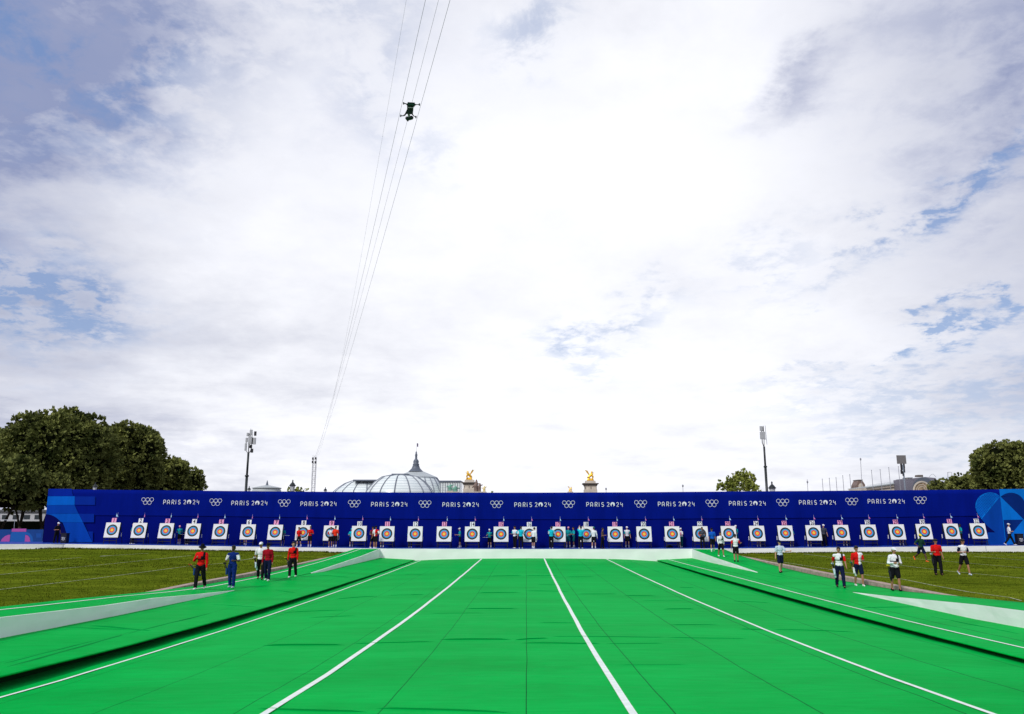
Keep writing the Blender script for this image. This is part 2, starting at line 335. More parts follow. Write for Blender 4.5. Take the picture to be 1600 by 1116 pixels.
# loose folds lying across the rolls
def fold(x0, x1, y0, y1, h=.03, w=.09):
    n = max(6, int((x1-x0)*4)); rows = [[], [], [], []]
    for i in range(n+1):
        t = i/n; x = x0+(x1-x0)*t; y = y0+(y1-y0)*t+.02*math.sin(t*5+x0); k = math.sin(math.pi*min(1, max(0, t)))**.2 if 0 < t < 1 else 0.02
        z = surf(x, y)+und(x, y)*.6
        rows[0].append((x, y-w*.35, z-.004)); rows[1].append((x, y-w*.25, z+h*k)); rows[2].append((x, y+w*.1, z+h*k*.9)); rows[3].append((x, y+w, z-.004))
    i0 = len(b.f); b.grid(rows)
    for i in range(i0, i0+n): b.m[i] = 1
for (pa, pb, h) in [((400, 1107), (575, 1113), .022), ((585, 1106), (800, 1114), .02), ((410, 1009), (540, 1008), .03), ((548, 1006), (680, 1003), .014), ((686, 1000), (800, 999.5), .03), ((803, 1000), (858, 997), .022), ((860, 995), (1040, 996), .008),
                    ((812, 1005), (940, 1005.5), .02), ((944, 1005.5), (1040, 1005), .008), ((725, 951.5), (812, 951.5), .024), ((745, 926.3), (815, 926.3), .024), ((766, 900.3), (815, 899.5), .02), ((820, 899.5), (872, 899.5), .02), ((900, 928.3), (966, 928.3), .016),
                    ((884, 901.5), (930, 901.5), .014), ((975, 931), (1025, 931.5), .016), ((1035, 952), (1087, 952), .022), ((820, 923.5), (890, 924.3), .014), ((640, 929.5), (663, 929), .014), ((520, 937), (592, 931.5), .016), ((602, 930.5), (662, 929.5), .014),
                    ((440, 957.5), (546, 953.5), .014), ((1045, 976.5), (1125, 977), .012), ((1155, 983), (1195, 984), .016), ((1040, 996), (1170, 998), .01), ((1060, 918), (1085, 918.5), .014), ((1145, 939.5), (1205, 942), .014), ((1000, 938), (1070, 938), .008),
                    ((1205, 983.8), (1340, 988.5), .012), ((632, 897.5), (660, 897.5), .012), ((700, 903), (760, 904), .008), ((480, 965), (560, 962), .01), ((840, 914), (882, 914.3), .01), ((960, 1040), (1080, 1039), .006), ((840, 973), (900, 973), .012), ((670, 958), (760, 958), .008)]:
    A = onS(*pa); B_ = onS(*pb); fold(A[0], B_[0], A[1], B_[1], h*1.1+.004, .035+A[1]*.0020)
o = b.build('carpet', [m_carpet, mat('carpet_fold_shade', (.0, .23, .040), .9, .05)], smooth=True); tag(o, kind='structure')  # second material: darker green painting the shadowed gap along each fold
for p_ in list(o.data.polygons)[NROAD:]: p_.use_smooth = False
# side carpets above sunken middle; overhang and dark recess added to shade the edge
def side_carpet(s):
    K, B, W, X0 = (KL, BL, WL, XL) if s < 0 else (KR, BR, WR, XR)
    b = MB(); rows = []
    for y in YS:
        k = itp(y, K); xi = wcolm(W, y, 1); zb = itp(y, B); d = s; wv = .03*math.sin(y*.8)+.02*math.sin(y*2.1+1)
        lip = min(.035, .02+.02*(70-y)/50)
        row = [(X0+d*.60, y, roadz(X0, y)-.06), (X0+d*.58, y, k-lip-.03), (X0+d*.04+wv*.3, y, k-lip-.02), (X0+wv*.3, y, k-lip), (X0+d*.01+wv*.3, y, k-lip*.5), (X0+d*.06+wv*.3, y, k-.012), (X0+d*.15, y, k)]
        for t in np.linspace(.12, 1, 9): x = X0+(xi-X0)*t; row.append((x, y, k*(1-t)+zb*t+und(x, y)*.7*(t < 1)))
        rows.append(row)
    b.grid(rows); n = len(rows[0]); w = n-1
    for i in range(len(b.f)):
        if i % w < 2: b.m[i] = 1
    b2 = b
    def fold2(pa, pb, h, w_=.1):
        A, B2 = onS(*pa), onS(*pb); n = 14; rr = [[], [], [], []]
        dirv = np.array([B2[0]-A[0], B2[1]-A[1]]); L = np.linalg.norm(dirv); nx, ny = -dirv[1]/L, dirv[0]/L
        for i in range(n+1):
            t = i/n; x = A[0]+(B2[0]-A[0])*t; y = A[1]+(B2[1]-A[1])*t+.06*math.sin(t*6); kk = max(.02, math.sin(math.pi*t)**.4 if 0 < t < 1 else .02); z = surf(x, y)
            for r_, (o_, hh) in zip(rr, ((-.4, -.006), (-.1, h*kk), (.1, h*kk), (1, -.006))): r_.append((x+nx*w_*o_, y+ny*w_*o_, z+hh))
        i0 = len(b2.f); b2.grid(rr)
        for i in range(i0, i0+n): b2.m[i] = 2  # first strip of the fold carries its shade as darker colour
    if s < 0:
        for a in [((140, 978), (240, 986), .03), ((100, 981), (200, 983.5), .015), ((0, 1045), (190, 992), .02, .16), ((200, 990), (330, 958), .018, .12), ((430, 923), (462, 926), .02), ((498, 899), (545, 902), .02), ((330, 945), (400, 948), .012), ((0, 1038), (150, 1000), .012, .12)]: fold2(*a)
    else:
        for a in [((1345, 950), (1430, 948), .02), ((1190, 896), (1240, 905), .012), ((1450, 962), (1600, 992), .012), ((1060, 884), (1100, 885), .012), ((1250, 935), (1330, 944), .01)]: fold2(*a)
    tag(b.build('carpet', [m_carpet, m_under, MATS['carpet_fold_shade']], smooth=True), kind='structure')
side_carpet(-1); side_carpet(1)
def path_line(fnx, y0, y1, w, label='painted_line', lift=.007):
    b = MB(); rows = []
    for y in np.arange(y0, y1+.01, .5):
        x = fnx(y)+.006*math.sin(y*.5)+.003*math.sin(y*1.3); rows.append([(x-w/2, y, surf(x-w/2, y)+lift), (x, y, surf(x, y)+lift), (x+w/2, y, surf(x+w/2, y)+lift)])
    b.grid(rows); tag(b.build('painted_line', m_line, smooth=True), kind='structure')
path_line(lambda y: -9.02, 3, 69.9, .09, lift=.012); path_line(lambda y: -3.81, 3, 69.9, .12, lift=.012); path_line(lambda y: 1.53, 3, 69.9, .12, lift=.012); path_line(lambda y: 6.84, 3, 69.9, .10, lift=.012); path_line(lambda y: 12.1, 3, 69.9, .085, lift=.014)

# walkways with ramps and white side panels: one thing on each side
m_stone = mat('kerb_stone', (.40, .30, .27), .85, .2, .25, 4, .4, 12)
def walkway(s):
    W, B = (WL, BL) if s < 0 else (WR, BR)
    ys = sorted(set([w[0] for w in W]+list(np.arange(4, 70.25, .7))))
    rows = []
    for y in ys:
        xi, zi, xo, zo = (wcolm(W, y, k) for k in (1, 2, 3, 4))
        rows.append([(xi+(xo-xi)*t, y, zi+(zo-zi)*t+(und(xi, y)*.5 if 0 < t < 1 else 0)) for t in np.linspace(0, 1, 6)]+[(xo+s*.01, y, zo-.5)])
    b = MB(); b.grid(rows); tag(b.build('path', m_carpet, smooth=True), kind='structure')
    # white panels under the two raised stretches
    for (ya, yb, what, lab) in ((4, W[7 if s < 0 else 6][0], 'near', 'long white side panel of the near carpet ramp at the %s edge of the field'), (W[9 if s < 0 else 8][0], 70.0, 'far', 'short white side panel of the carpet ramp climbing to the stage on the %s')):
        b = MB(); rr = []
        for y in sorted(set([w[0] for w in W if ya <= w[0] <= yb]+list(np.arange(ya, yb, .5))+[yb])):
            xi, zi = wcolm(W, y, 1), wcolm(W, y, 2); zb = min(itp(y, B), zi); wv = .012*math.sin(y*1.7)+.008*math.sin(y*4.1)
            rr.append([(xi-s*.02+wv*.4, y, zb-.04), (xi-s*.02+wv, y, (zb+zi)/2), (xi-s*.015+wv*.3, y, zi+.006), (xi+s*.04, y, zi+.008)])
        b.grid(rr); o = b.build('ramp_panel', m_white); tag(o, lab % ('left' if s < 0 else 'right'), 'ramp panel')
    # line along the walkway
    if s < 0: path_line(lambda y: wcolm(W, y, 3)+.55, 4, 70.1, .075, lift=.012)
    # stone kerb between walkway and lawn
    b = MB(); y = 30 if s < 0 else 31; r = random.Random(7+s)
    ya = y
    while ya < 69.5:
        yb = min(69.6, ya+1.0); q = []
        for yy in (ya+.012, yb-.012):
            xo = wcolm(W, yy, 3); gz = max(grassz(xo+s*.5, yy)+.035, wcolm(W, yy, 4)*0+grassz(xo+s*.5, yy)+.035); q.append((xo+s*.03, xo+s*.44, gz+r.uniform(-.004, .004), yy))
        (a0, a1, z0, y0), (c0, c1, z1, y1) = q
        vs = [(a0, y0, z0-.4), (a0, y0, z0-.02), (a0+s*.02, y0, z0), (a1, y0, z0-.01), (a1, y0, z0-.3), (c0, y1, z1-.4), (c0, y1, z1-.02), (c0+s*.02, y1, z1), (c1, y1, z1-.01), (c1, y1, z1-.3)]
        b.add(vs, [(i, i+1, i+6, i+5) for i in range(4)]+[(0, 1, 2, 3, 4), (9, 8, 7, 6, 5)]); ya = yb
    o = fixnormals(b.build('kerb', m_stone)); tag(o, kind='structure')
walkway(-1); walkway(1)
# chalk lines on the lawn
m_chalk = mat('chalk_line', (.20, .24, .10), .9, .1, 0, 9, 0, 1, 0, (.52, .55, .40))
for pts, w in [([(-60, 933), (0, 922), (150, 904.4), (292, 885.6), (345, 881), (398, 872.6), (440, 868.5)], .09), ([(-60, 904), (0, 898.5), (159, 883), (298, 868.7)], .09), ([(0, 882.5), (127, 871.6)], .09), ([(156, 869.7), (232, 865)], .09),
               ([(1169, 871), (1209, 877), (1230, 880), (1301, 891), (1320, 895), (1412, 906), (1459, 915.6), (1515, 926), (1577, 934.4), (1596, 939.5)], .08), ([(1256, 866), (1301, 872), (1328, 873.8), (1350, 878), (1412, 884.7), (1482, 893), (1600, 904.4), (1680, 913)], .09),
               ([(1350, 866.9), (1410, 871.6), (1480, 877.7), (1600, 888), (1680, 896)], .09), ([(1521, 870), (1600, 876), (1680, 883)], .09), ([(1515, 865.5), (1600, 870)], .08)]:
    P = []
    for (a, b_) in zip(pts[:-1], pts[1:]):
        for t in np.linspace(0, 1, 9)[:-1]: P.append(onS(a[0]+(b_[0]-a[0])*t, a[1]+(b_[1]-a[1])*t, grassz))
    P.append(onS(*pts[-1], grassz)); rows = []
    for i, p in enumerate(P):
        d = P[min(i+1, len(P)-1)]-P[max(0, i-1)]; d /= np.linalg.norm(d[:2]); nx, ny = -d[1], d[0]
        rows.append([(p[0]+nx*w*k, p[1]+ny*w*k, grassz(p[0]+nx*w*k, p[1]+ny*w*k)+.022) for k in (-.5, .5)])
    b = MB(); b.grid(rows); tag(b.build('painted_line', m_chalk), kind='structure')
# grass blades: uncountable
m_blade = mat('grass_blades', (.035, .052, .003), .9, .0, 0, .9, 0, 1, 0, (.16, .19, .014))
rg = np.random.default_rng(3)
def blades(n, x0, x1, y0, y1, h0, h1, w):
    x = rg.uniform(x0, x1, n); y = y0+(y1-y0)*rg.uniform(0, 1, n)**1.3
    ok = np.array([(a < wcolm(WL, c, 3)-.5) if a < 0 else (a > wcolm(WR, c, 3)+.5) for a, c in zip(x, y)]); x = x[ok]; y = y[ok]; n = len(x)
    ok = np.abs(x) < y*.78+2; x = x[ok]; y = y[ok]; n = len(x)
    z = np.array([grassz(a, c) for a, c in zip(x, y)]); h = rg.uniform(h0, h1, n); an = rg.uniform(0, math.pi, n); lx = rg.normal(0, .4, n)*h; ly = rg.normal(0, .4, n)*h
    c, s = np.cos(an)*w/2, np.sin(an)*w/2
    V = np.stack([np.stack([x-c, y-s, z-.005], 1), np.stack([x+c, y+s, z-.005], 1), np.stack([x+lx, y+ly, z+h], 1)], 1).reshape(-1, 3); return V
V = np.concatenate([blades(26000, -36, -15, 20, 55, .02, .055, .05), blades(26000, 17, 40, 22, 55, .02, .055, .05), blades(9000, -60, -15, 69.3, 70.0, .05, .17, .07), blades(9000, 17, 60, 69.3, 70.0, .05, .15, .07), blades(9000, -50, -15, 50, 70, .03, .08, .08), blades(9000, 17, 50, 50, 70, .03, .08, .08)])
me = bpy.data.meshes.new('grass'); me.vertices.add(len(V)); me.vertices.foreach_set('co', V.ravel()); nt_ = len(V)//3
me.loops.add(len(V)); me.loops.foreach_set('vertex_index', np.arange(len(V))); me.polygons.add(nt_); me.polygons.foreach_set('loop_start', np.arange(nt_)*3); me.polygons.foreach_set('loop_total', np.full(nt_, 3)); me.materials.append(m_blade); me.update(); me.validate()
o = bpy.data.objects.new('grass', me); col.objects.link(o); tag(o, 'short olive green grass blades growing over both lawns', 'grass', kind='stuff')

# ------------------------------------------------------------------ stage
m_stagefloor = mat('blue_stage_floor', (.004, .045, .36), .5, .4, .08, 2)
XST = list(np.arange(-70, 71, 2.0))
XK = -40.2
def sfy(x): return 70.0 if x > XK else 70.0-(XK-x)*.33        # the front edge turns towards us at the left end
stage = empty('stage', (0, 70, 0), 'long low white fronted stage with blue deck carrying all the targets', 'stage')
b = MB(); b.grid([[(x, sfy(x)+(79-sfy(x))*t, stagez(x)) for x in XST] for t in (0, .2, .45, 1)]); b.build('deck', m_stagefloor, stage, True)
b = MB(); xs = [-70, -60, -50, -45, XK, XK+.01]+list(np.arange(-40, 70.1, 1.0))
b.grid([[(x, sfy(x)-.02-(.015*math.sin(x*1.3)*(k == 1)), zz) for x, zz in [(x, [-.75, stagez(x)-.25, stagez(x)-.01, stagez(x)+.012][k]) for x in xs]] for k in range(4)]+[[(x, sfy(x)+.05, stagez(x)+.014) for x in xs]])
b.build('front_panel', m_white, stage)
for px in (98.5, 1540):
    b = MB(); x = onY(px, 855, 70)[0]; b.box(x-.02, x+.02, sfy(x)-.035, sfy(x)-.022, stagez(x)-.45, stagez(x))
    b.build('panel_joint', mat('joint_grey', (.4, .42, .46), .6), stage)

# ------------------------------------------------------------------ backdrop wall
def wall_mat(name, c, nb=.5):
    m = mat(name, c, .9, .02, .12, .5, nb, .7, stretch=(2.2, 1, .5)); return m
m_navy = wall_mat('blue_banner', (.0015, .0085, .20)); m_navy2 = wall_mat('blue_banner_lower', (.0015, .006, .165))
WX0, WX1 = -44.35, 62.0
def wtop(x): return itp(x, [(-45, 5.66), (-22.7, 5.44), (-10, 5.34), (0, 5.32), (10, 5.35), (20, 5.42), (45, 5.60), (62, 5.68)])
def wfold(x): return itp(x, [(-45, 3.33), (-30, 3.24), (-11, 2.98), (0, 2.93), (11, 2.97), (30, 3.10), (45, 3.3), (62, 3.35)])
wall = empty('backdrop_wall', (0, 74, 0), 'long dark blue backdrop wall printed with white rings and lettering', 'backdrop wall')
xs = list(np.linspace(WX0, WX1, 110))
def wv(x, z): return .018*math.sin(x*1.1+z)+.012*math.sin(x*2.7-z*.8)
b = MB(); zz = np.linspace(0, 1, 7)
b.grid([[(x, 74+wv(x, t*3)*.5*math.sin(math.pi*t), wfold(x)-.03+(wtop(x)-wfold(x)+.03)*t) for x in xs] for t in zz]+[[(x, 74.25, wtop(x)+.002) for x in xs], [(x, 74.25, stagez(x)) for x in xs]])
b.grid([[(x, 74.0, wfold(x)-.03) for x in xs], [(x, 74.06, wfold(x)-.03) for x in xs]])
zl, zh = .3, wtop(WX0); b.add([(WX0, 74, zl), (WX0, 74.25, zl), (WX0, 74.25, zh), (WX0, 74, zh)], [(0, 1, 2, 3)])
b.build('upper_panel', m_navy, wall, True)
b = MB(); b.grid([[(x, 74.06+.01*math.sin(x*1.9), stagez(x)-.01+(wfold(x)-stagez(x))*t) for x in xs] for t in (0, .5, 1)]); b.build('lower_panel', m_navy2, wall, True)
m_print = mat('white_print', (.80, .82, .9), .5, .3)
def WP(px, py, lay=0): return onY(px, py, 73.95-.005*lay)
def art(name, polys, m, lay):
    b = MB(); yy = 73.95-.005*lay
    for poly in polys:
        P = [WP(*p, lay) for p in poly]; n = len(P); b.add([tuple(p) for p in P], [tuple(range(n))])
    fixnormals(b.build(name, m, wall))
def Z8(l): return [(60+x/8, 750+y/8) for x, y in l]
def Z9(l): return [(1480+x/9.3, 750+y/9.3) for x, y in l]
c_a = wall_mat('banner_blue_a', (.003, .02, .30)); c_b = wall_mat('banner_blue_b', (.003, .115, .56)); c_c = wall_mat('banner_blue_c', (.003, .05, .36)); c_d = wall_mat('banner_blue_d', (.003, .085, .47)); c_e = wall_mat('banner_blue_e', (.003, .055, .40)); c_n = wall_mat('banner_navy', (.003, .004, .085)); c_f = wall_mat('banner_blue_f', (.003, .024, .28))
arc = [(95+272*math.sin(t), 795-366*math.cos(t)) for t in np.linspace(0, math.pi/2, 14)]
art('printed_band', [Z8([(126, 112), (415, 112), (432, 200), (455, 203), (118, 203)])], c_a, 1)
art('printed_band', [Z8([(118, 205), (455, 205), (452, 312), (106, 316)])], c_b, 1)
art('printed_band', [Z8([(106, 318), (452, 314), (500, 420), (98, 425)])], c_c, 1)
art('printed_band', [Z8([(96, 427), (503, 422), (557, 530), (300, 530)]+[(a, c) for a, c in reversed(arc[:8])][1:])], c_d, 1)
art('printed_band', [Z8([(302, 532), (558, 532), (675, 778), (366, 778), (350, 680), (330, 600)])], c_e, 1)
art('printed_arch', [Z8([(52, 795)]+[(88, 429)]+arc+[(366, 795)])], c_n, 3)
art('printed_block', [Z8([(458, 207), (712, 207), (708, 314), (456, 312)])], c_f, 1)
art('printed_block', [Z8([(506, 424), (697, 424), (695, 530), (560, 530)])], c_f, 1)
art('printed_block', [Z8([(618, 645), (682, 645), (680, 776), (677, 776)])], c_f, 1)
# right end
drop = [(765, 248)]+[(622+212*math.cos(t), 378-196*math.sin(t)) for t in np.linspace(R(52), R(205), 22)]+[(500, 572)]
c_g = wall_mat('banner_blue_g', (.003, .16, .62)); c_h = wall_mat('banner_blue_h', (.003, .15, .58)); c_i = wall_mat('banner_blue_i', (.003, .052, .33)); c_j = wall_mat('banner_blue_j', (.003, .022, .16))
art('printed_field', [Z9([(765, 250), (500, 575), (600, 690), (560, 955), (850, 955)])], c_i, 1)
art('printed_triangle', [Z9([(545, 640), (700, 762), (590, 762)])], c_n, 2)
art('printed_field', [Z9([(755, 134), (1300, 130), (1300, 955), (850, 955)])], c_h, 2)
art('printed_arch', [Z9([(775, 242)]+[(925+215*math.cos(t), 400-214*math.sin(t)) for t in np.linspace(R(134), R(0), 18)]+[(1145, 600), (1110, 572)])], c_j, 3)
art('printed_triangle', [Z9([(818, 582), (1104, 577), (960, 755), (852, 880)])], c_j, 3)
art('printed_drop', [Z9(drop)], c_g, 2)
b = MB(); r_ = .055
from math import cos, sin
def inside(p, poly):
    c = False; n = len(poly)
    for i in range(n):
        a, d = poly[i], poly[(i+1) % n]
        if (a[1] > p[1]) != (d[1] > p[1]) and p[0] < (d[0]-a[0])*(p[1]-a[1])/(d[1]-a[1])+a[0]: c = not c
    return c
for j in range(22):
    for i in range(24):
        p = (400+i*24+(j % 2)*12, 180+j*20)
        if inside((p[0]+9, p[1]+9), drop) and inside((p[0]-9, p[1]-9), drop):
            w = onY(1480+p[0]/9.3, 750+p[1]/9.3, 73.932); b.add([(w[0]+r_*cos(t), w[1], w[2]+r_*sin(t)) for t in np.linspace(0, 2*math.pi, 9)[:-1]], [tuple(range(7, -1, -1))])
b.build('printed_dots', wall_mat('banner_dot', (.003, .05, .36)), wall)

# strokes for the lettering
def stroke(b, pts, w, T, closed=False):
    pts = [np.array(p, float) for p in pts]; n = len(pts); L = []; Rr = []
    for i in range(n):
        if closed: d = pts[(i+1) % n]-pts[i-1]
        else: d = pts[min(i+1, n-1)]-pts[max(i-1, 0)]
        d /= np.linalg.norm(d)+1e-9; q = np.array([-d[1], d[0]])*w/2; L.append(T(pts[i]+q)); Rr.append(T(pts[i]-q))
    if closed: L.append(L[0]); Rr.append(Rr[0])
    b.grid([L, Rr])
def arcp(cx, cy, rx, ry, a0, a1, n=10): return [(cx+rx*cos(R(a)), cy+ry*sin(R(a))) for a in np.linspace(a0, a1, n)]
GL = {   # x 0..0.62 wide, y 0..1 high
    'P': [[(.06, 0), (.06, .95)], [(.06, .95)]+arcp(.3, .68, .27, .27, 90, -90)+[(.12, .41)]],
    'A': [[(.06, 0), (.06, .62)]+arcp(.31, .62, .25, .32, 180, 0, 12)+[(.56, .62), (.56, 0)], [(.06, .33), (.56, .33)]],
    'R': [[(.06, 0), (.06, .95)], [(.06, .95)]+arcp(.3, .69, .25, .26, 90, -90)+[(.12, .43)], [(.3, .43), (.55, 0)]],
    'I': [[(.06, 0), (.06, .72)], [(.06, .82), (.06, .97)]],
    'S': [arcp(.28, .7, .22, .24, 30, 250, 10)+arcp(.28, .25, .24, .24, 80, -150, 12)],
    '2': [arcp(.28, .68, .23, .27, 160, -20, 10)+[(.42, .45), (.07, .04), (.56, .04)]],
    '4': [[(.10, .97), (.10, .48), (.5, .36)], [(.5, .75), (.5, 0)]],
}
def wordmark(cx_px, cy_px, width_px):
    c = WP(cx_px, cy_px, 2); k = c[1]*0+width_px/ppm(73.9); u = k/8.4       # u = letter height in metres
    b = MB(); x = -3.5
    adv = {'P': .78, 'A': .80, 'R': .80, 'I': .36, 'S': .74, ' ': .42, '2': .74, '0': .98, '4': .7}
    for ch, x in zip('PARIS2024', (-4.22, -3.33, -2.28, -1.36, -.76, .47, 1.33, 2.62, 3.52)):
        T = lambda p, x=x: (c[0]+(x+p[0])*u, c[1], c[2]+(p[1]-.5)*u)
        if ch in GL:
            for s_ in GL[ch]: stroke(b, s_, .118, T)
        elif ch == '0':      # the solid round with the flame cut out of its lower middle
            ring = []
            for a in np.linspace(-62, 242, 26):
                out = (.46+.50*cos(R(a)), .5+.5*sin(R(a))); t = (a+62)/304
                inn_pts = [(.60, .06), (.66, .25), (.62, .42), (.52, .56), (.46, .78), (.36, .60), (.24, .46), (.18, .26), (.24, .06)]
                q = t*(len(inn_pts)-1); i = min(int(q), len(inn_pts)-2); f_ = q-i; inn = (inn_pts[i][0]*(1-f_)+inn_pts[i+1][0]*f_, inn_pts[i][1]*(1-f_)+inn_pts[i+1][1]*f_)
                ring.append((T(out), T(inn)))
            b.grid([[a[0] for a in ring], [a[1] for a in ring]])
    fixnormals(b.build('lettering', m_print, wall))
def rings(cx_px, cy_px, width_px):
    c = WP(cx_px, cy_px, 2); w = width_px/ppm(73.9); r = w*.147; b = MB()
    for i, (dx, dy) in enumerate(((-.335, .115), (0, .115), (.335, .115), (-.168, -.125), (.168, -.125))):
        b_c = (dx*w, dy*w); stroke(b, [(b_c[0]+r*cos(t), b_c[1]+r*sin(t)) for t in np.linspace(0, 2*math.pi, 25)[:-1]], w*.027, lambda p, i=i: (c[0]+p[0], c[1]-.001*i, c[2]+p[1]), True)
    fixnormals(b.build('ring_emblem', m_print, wall))
def wy(px): return 783+5.0*(1-((px-800)/570)**2)
for px in (230.5, 337, 444, 553.5, 664, 776, 888.5, 1001, 1112.5, 1223, 1331, 1438): rings(px, wy(px), 19.2)
for px in (283.5, 390, 498, 608.5, 720, 832.5, 945, 1057, 1168, 1277.5, 1385): wordmark(px, wy(px)+.6, 55.5)

# ------------------------------------------------------------------ archery targets
m_foam = mat('white_target_foam', (.78, .78, .80), .7, .2, .04, 6); m_stand = mat('dark_stand_frame', (.012, .012, .022), .5, .3)
m_side = mat('black_target_side', (.012, .02, .02), .7, .2); RC = [mat('face_white', (.8, .8, .8)), mat('face_black', (.008, .014, .018)), mat('face_blue', (.03, .33, .66)), mat('face_red', (.78, .06, .03)), mat('face_yellow', (.9, .62, .04)), mat('face_ringline', (.04, .05, .06))]
m_pink = mat('pink_plate', (.80, .30, .55)); m_plate = mat('white_plate', (.8, .8, .86)); m_digit = mat('black_digit', (.015, .012, .03)); m_digp = mat('maroon_digit', (.02, .0, .015))
m_fblue = mat('light_blue_pennant', (.35, .60, .85)); m_fpink = mat('violet_pennant', (.50, .10, .42)); m_pole = mat('pale_pole', (.5, .5, .6))
TILT = R(11.5)
def tl(x, y, z, zb=.56):       # a point of the leaning board: y = forward of the front face (negative is towards the camera)
    dz = z-zb; return (x, y*cos(TILT)+dz*sin(TILT), zb+dz*cos(TILT)-y*sin(TILT))
def tr(b): b.v = [tl(*v) for v in b.v]; return b
proto = {}
def bd(b, name, m, smooth=False):
    o = b.build(name, m, None, smooth); return fixnormals(o)
b = MB(); b.box(-.66, .66, 0, .24, .56, 1.90, 0, .012)
for i, f_ in enumerate(b.f):
    ys_ = [b.v[k][1] for k in f_]; b.m[i] = 1 if sum(ys_)/len(ys_) > .05 else 0
tr(b); butt = bd(b, 'butt', [m_foam, m_side])
b = MB(); zc = 1.235
radii = [(.61, 0), (.495, 1), (.358, 2), (.240, 3), (.125, 4)]
for i, (r, mi) in enumerate(radii):
    r2 = radii[i+1][0] if i < 4 else 0.0
    rr = [r, (r+r2)/2+.004, (r+r2)/2-.004, r2]
    for k in range(3):
        n = 36; vs = [(rr[k]*cos(2*math.pi*j/n), -.006, zc+rr[k]*sin(2*math.pi*j/n)) for j in range(n)]+[(max(rr[k+1], .001)*cos(2*math.pi*j/n), -.006, zc+max(rr[k+1], .001)*sin(2*math.pi*j/n)) for j in range(n)]
        b.add(vs, [(j, (j+1) % n, n+(j+1) % n, n+j) for j in range(n)], 5 if (k == 1 and mi > 1) else mi)
tr(b); face = bd(b, 'target_face', RC)
def leg(x, y0, y1, z1): b = MB(); b.tube([(x*1.04, y0, 0), (x, y1, z1)], .032, 6); return bd(b, 'leg', m_stand)
legs = [leg(-.56, -.02, .05, .6), leg(.56, -.02, .05, .6), leg(-.56, 1.0, .5, 1.75), leg(.56, 1.0, .5, 1.75)]
b = MB(); b.box(-.58, .58, .0, .05, .26, .32); crossbar = bd(b, 'crossbar', m_stand)
b = MB(); b.box(-.66, .66, .0, .2, .50, .556); shelf = bd(b, 'bottom_rail', m_stand)
b = MB(); b.box(.60, .66, .62, .66, .62, .95); flap = bd(b, 'stand_foot_plate', m_foam)
b = MB(); b.box(-.66, -.60, .62, .66, .62, .95); flap2 = bd(b, 'stand_foot_plate', m_foam)
b = MB(); b.box(-.21, .21, .02, .05, 1.905, 2.31, 0, .008); tr(b); plateW = bd(b, 'number_plate', m_plate); plateP = plateW.copy(); plateP.data = plateW.data.copy(); plateP.data.materials[0] = m_pink; col.objects.link(plateP)
b = MB(); b.tube([(.2, .06, 2.1), (.215, .06, 2.82)], .008, 5); tr(b); fpole = bd(b, 'flag_pole', m_pole)
b = MB(); n = 6; rows = []
for i in range(n+1):
    t = i/n; rows.append([(.215, .055, 2.80-.34*t), (.215+.20*t, .05+.05*sin(t*5), 2.78-.34*t-.02)])
b.grid(rows); tr(b); flagB = bd(b, 'pennant', m_fblue); flagP = flagB.copy(); flagP.data = flagB.data.copy(); flagP.data.materials[0] = m_fpink; col.objects.link(flagP)
def digits(txt, m):
    cu = bpy.data.curves.new('number', 'FONT'); cu.body = txt; cu.size = .50; cu.align_x = 'CENTER'; cu.extrude = .003; cu.offset = .008
    t_ = bpy.data.objects.new('tmp', cu); col.objects.link(t_); dg = bpy.context.evaluated_depsgraph_get(); me = bpy.data.meshes.new_from_object(t_.evaluated_get(dg)); bpy.data.objects.remove(t_)
    k = .9 if len(txt) < 2 else .72
    for v in me.vertices: x, y = v.co.x, v.co.y; z0 = v.co.z; v.co = tl(x*k, .012-z0, 1.935+y)
    me.materials.clear(); me.materials.append(m); me.name = 'number'; return me
TPX = [176, 218, 260, 302, 344.5, 388, 430.5, 474, 517.5, 561.5, 605, 649, 694, 738, 783, 827, 872, 916, 961, 1006, 1050, 1094, 1138, 1182.5, 1226.5, 1270.5, 1314, 1357, 1401, 1443, 1486, 1528]
protos = [butt, face]+legs+[crossbar, shelf, flap, flap2, fpole]
W1 = 'zero one two three four five six seven eight nine ten eleven twelve thirteen fourteen fifteen sixteen seventeen eighteen nineteen'.split()
def word(i): return W1[i] if i < 20 else ('twenty', 'thirty')[i//10-2]+('' if i % 10 == 0 else ' '+W1[i % 10])
def tlabel(i):
    k = 'pink' if i % 2 else 'white'
    s = 'white square archery target on black legs, %s plate reading %s' % (k, word(i))
    if i == 1: s += ', leftmost of the row'
    if i == 32: s += ', rightmost of the row'
    return s
TX = []
for i, px in enumerate(TPX, 1):
    p = onY(px-(1.0 if px < 800 else -1.0)*abs(px-800)/620*.6, 830, 72.2); x = p[0]; TX.append(x)
    t = empty('archery_target', (x, 72.0, stagez(x)), tlabel(i), 'archery target', 'archery targets in a row on the stage')
    t.rotation_euler.z = R(random.Random(i*7).uniform(-1.6, 1.6))
    for q in protos:
        c = q.copy(); col.objects.link(c); c.parent = t
    pl = (plateP if i % 2 else plateW).copy(); col.objects.link(pl); pl.parent = t; tag(pl, ('pink' if i % 2 else 'white')+' number plate')
    nm = bpy.data.objects.new('number', digits(str(i), m_digp if i % 2 else m_digit)); col.objects.link(nm); nm.parent = pl
    fl = (flagB if i % 2 else flagP).copy(); col.objects.link(fl); fl.parent = t; fl.rotation_euler.z = R(18 if i == 1 else random.Random(i).uniform(8, 70)*0)
    if i > 1:      # limp pennants, narrower
        sx = .35+.25*random.Random(i*3).random(); fl.scale = (sx, 1, 1); fl.location.x = .215*(1-sx)
for q in protos+[plateP, plateW, flagB, flagP]: bpy.data.objects.remove(q)

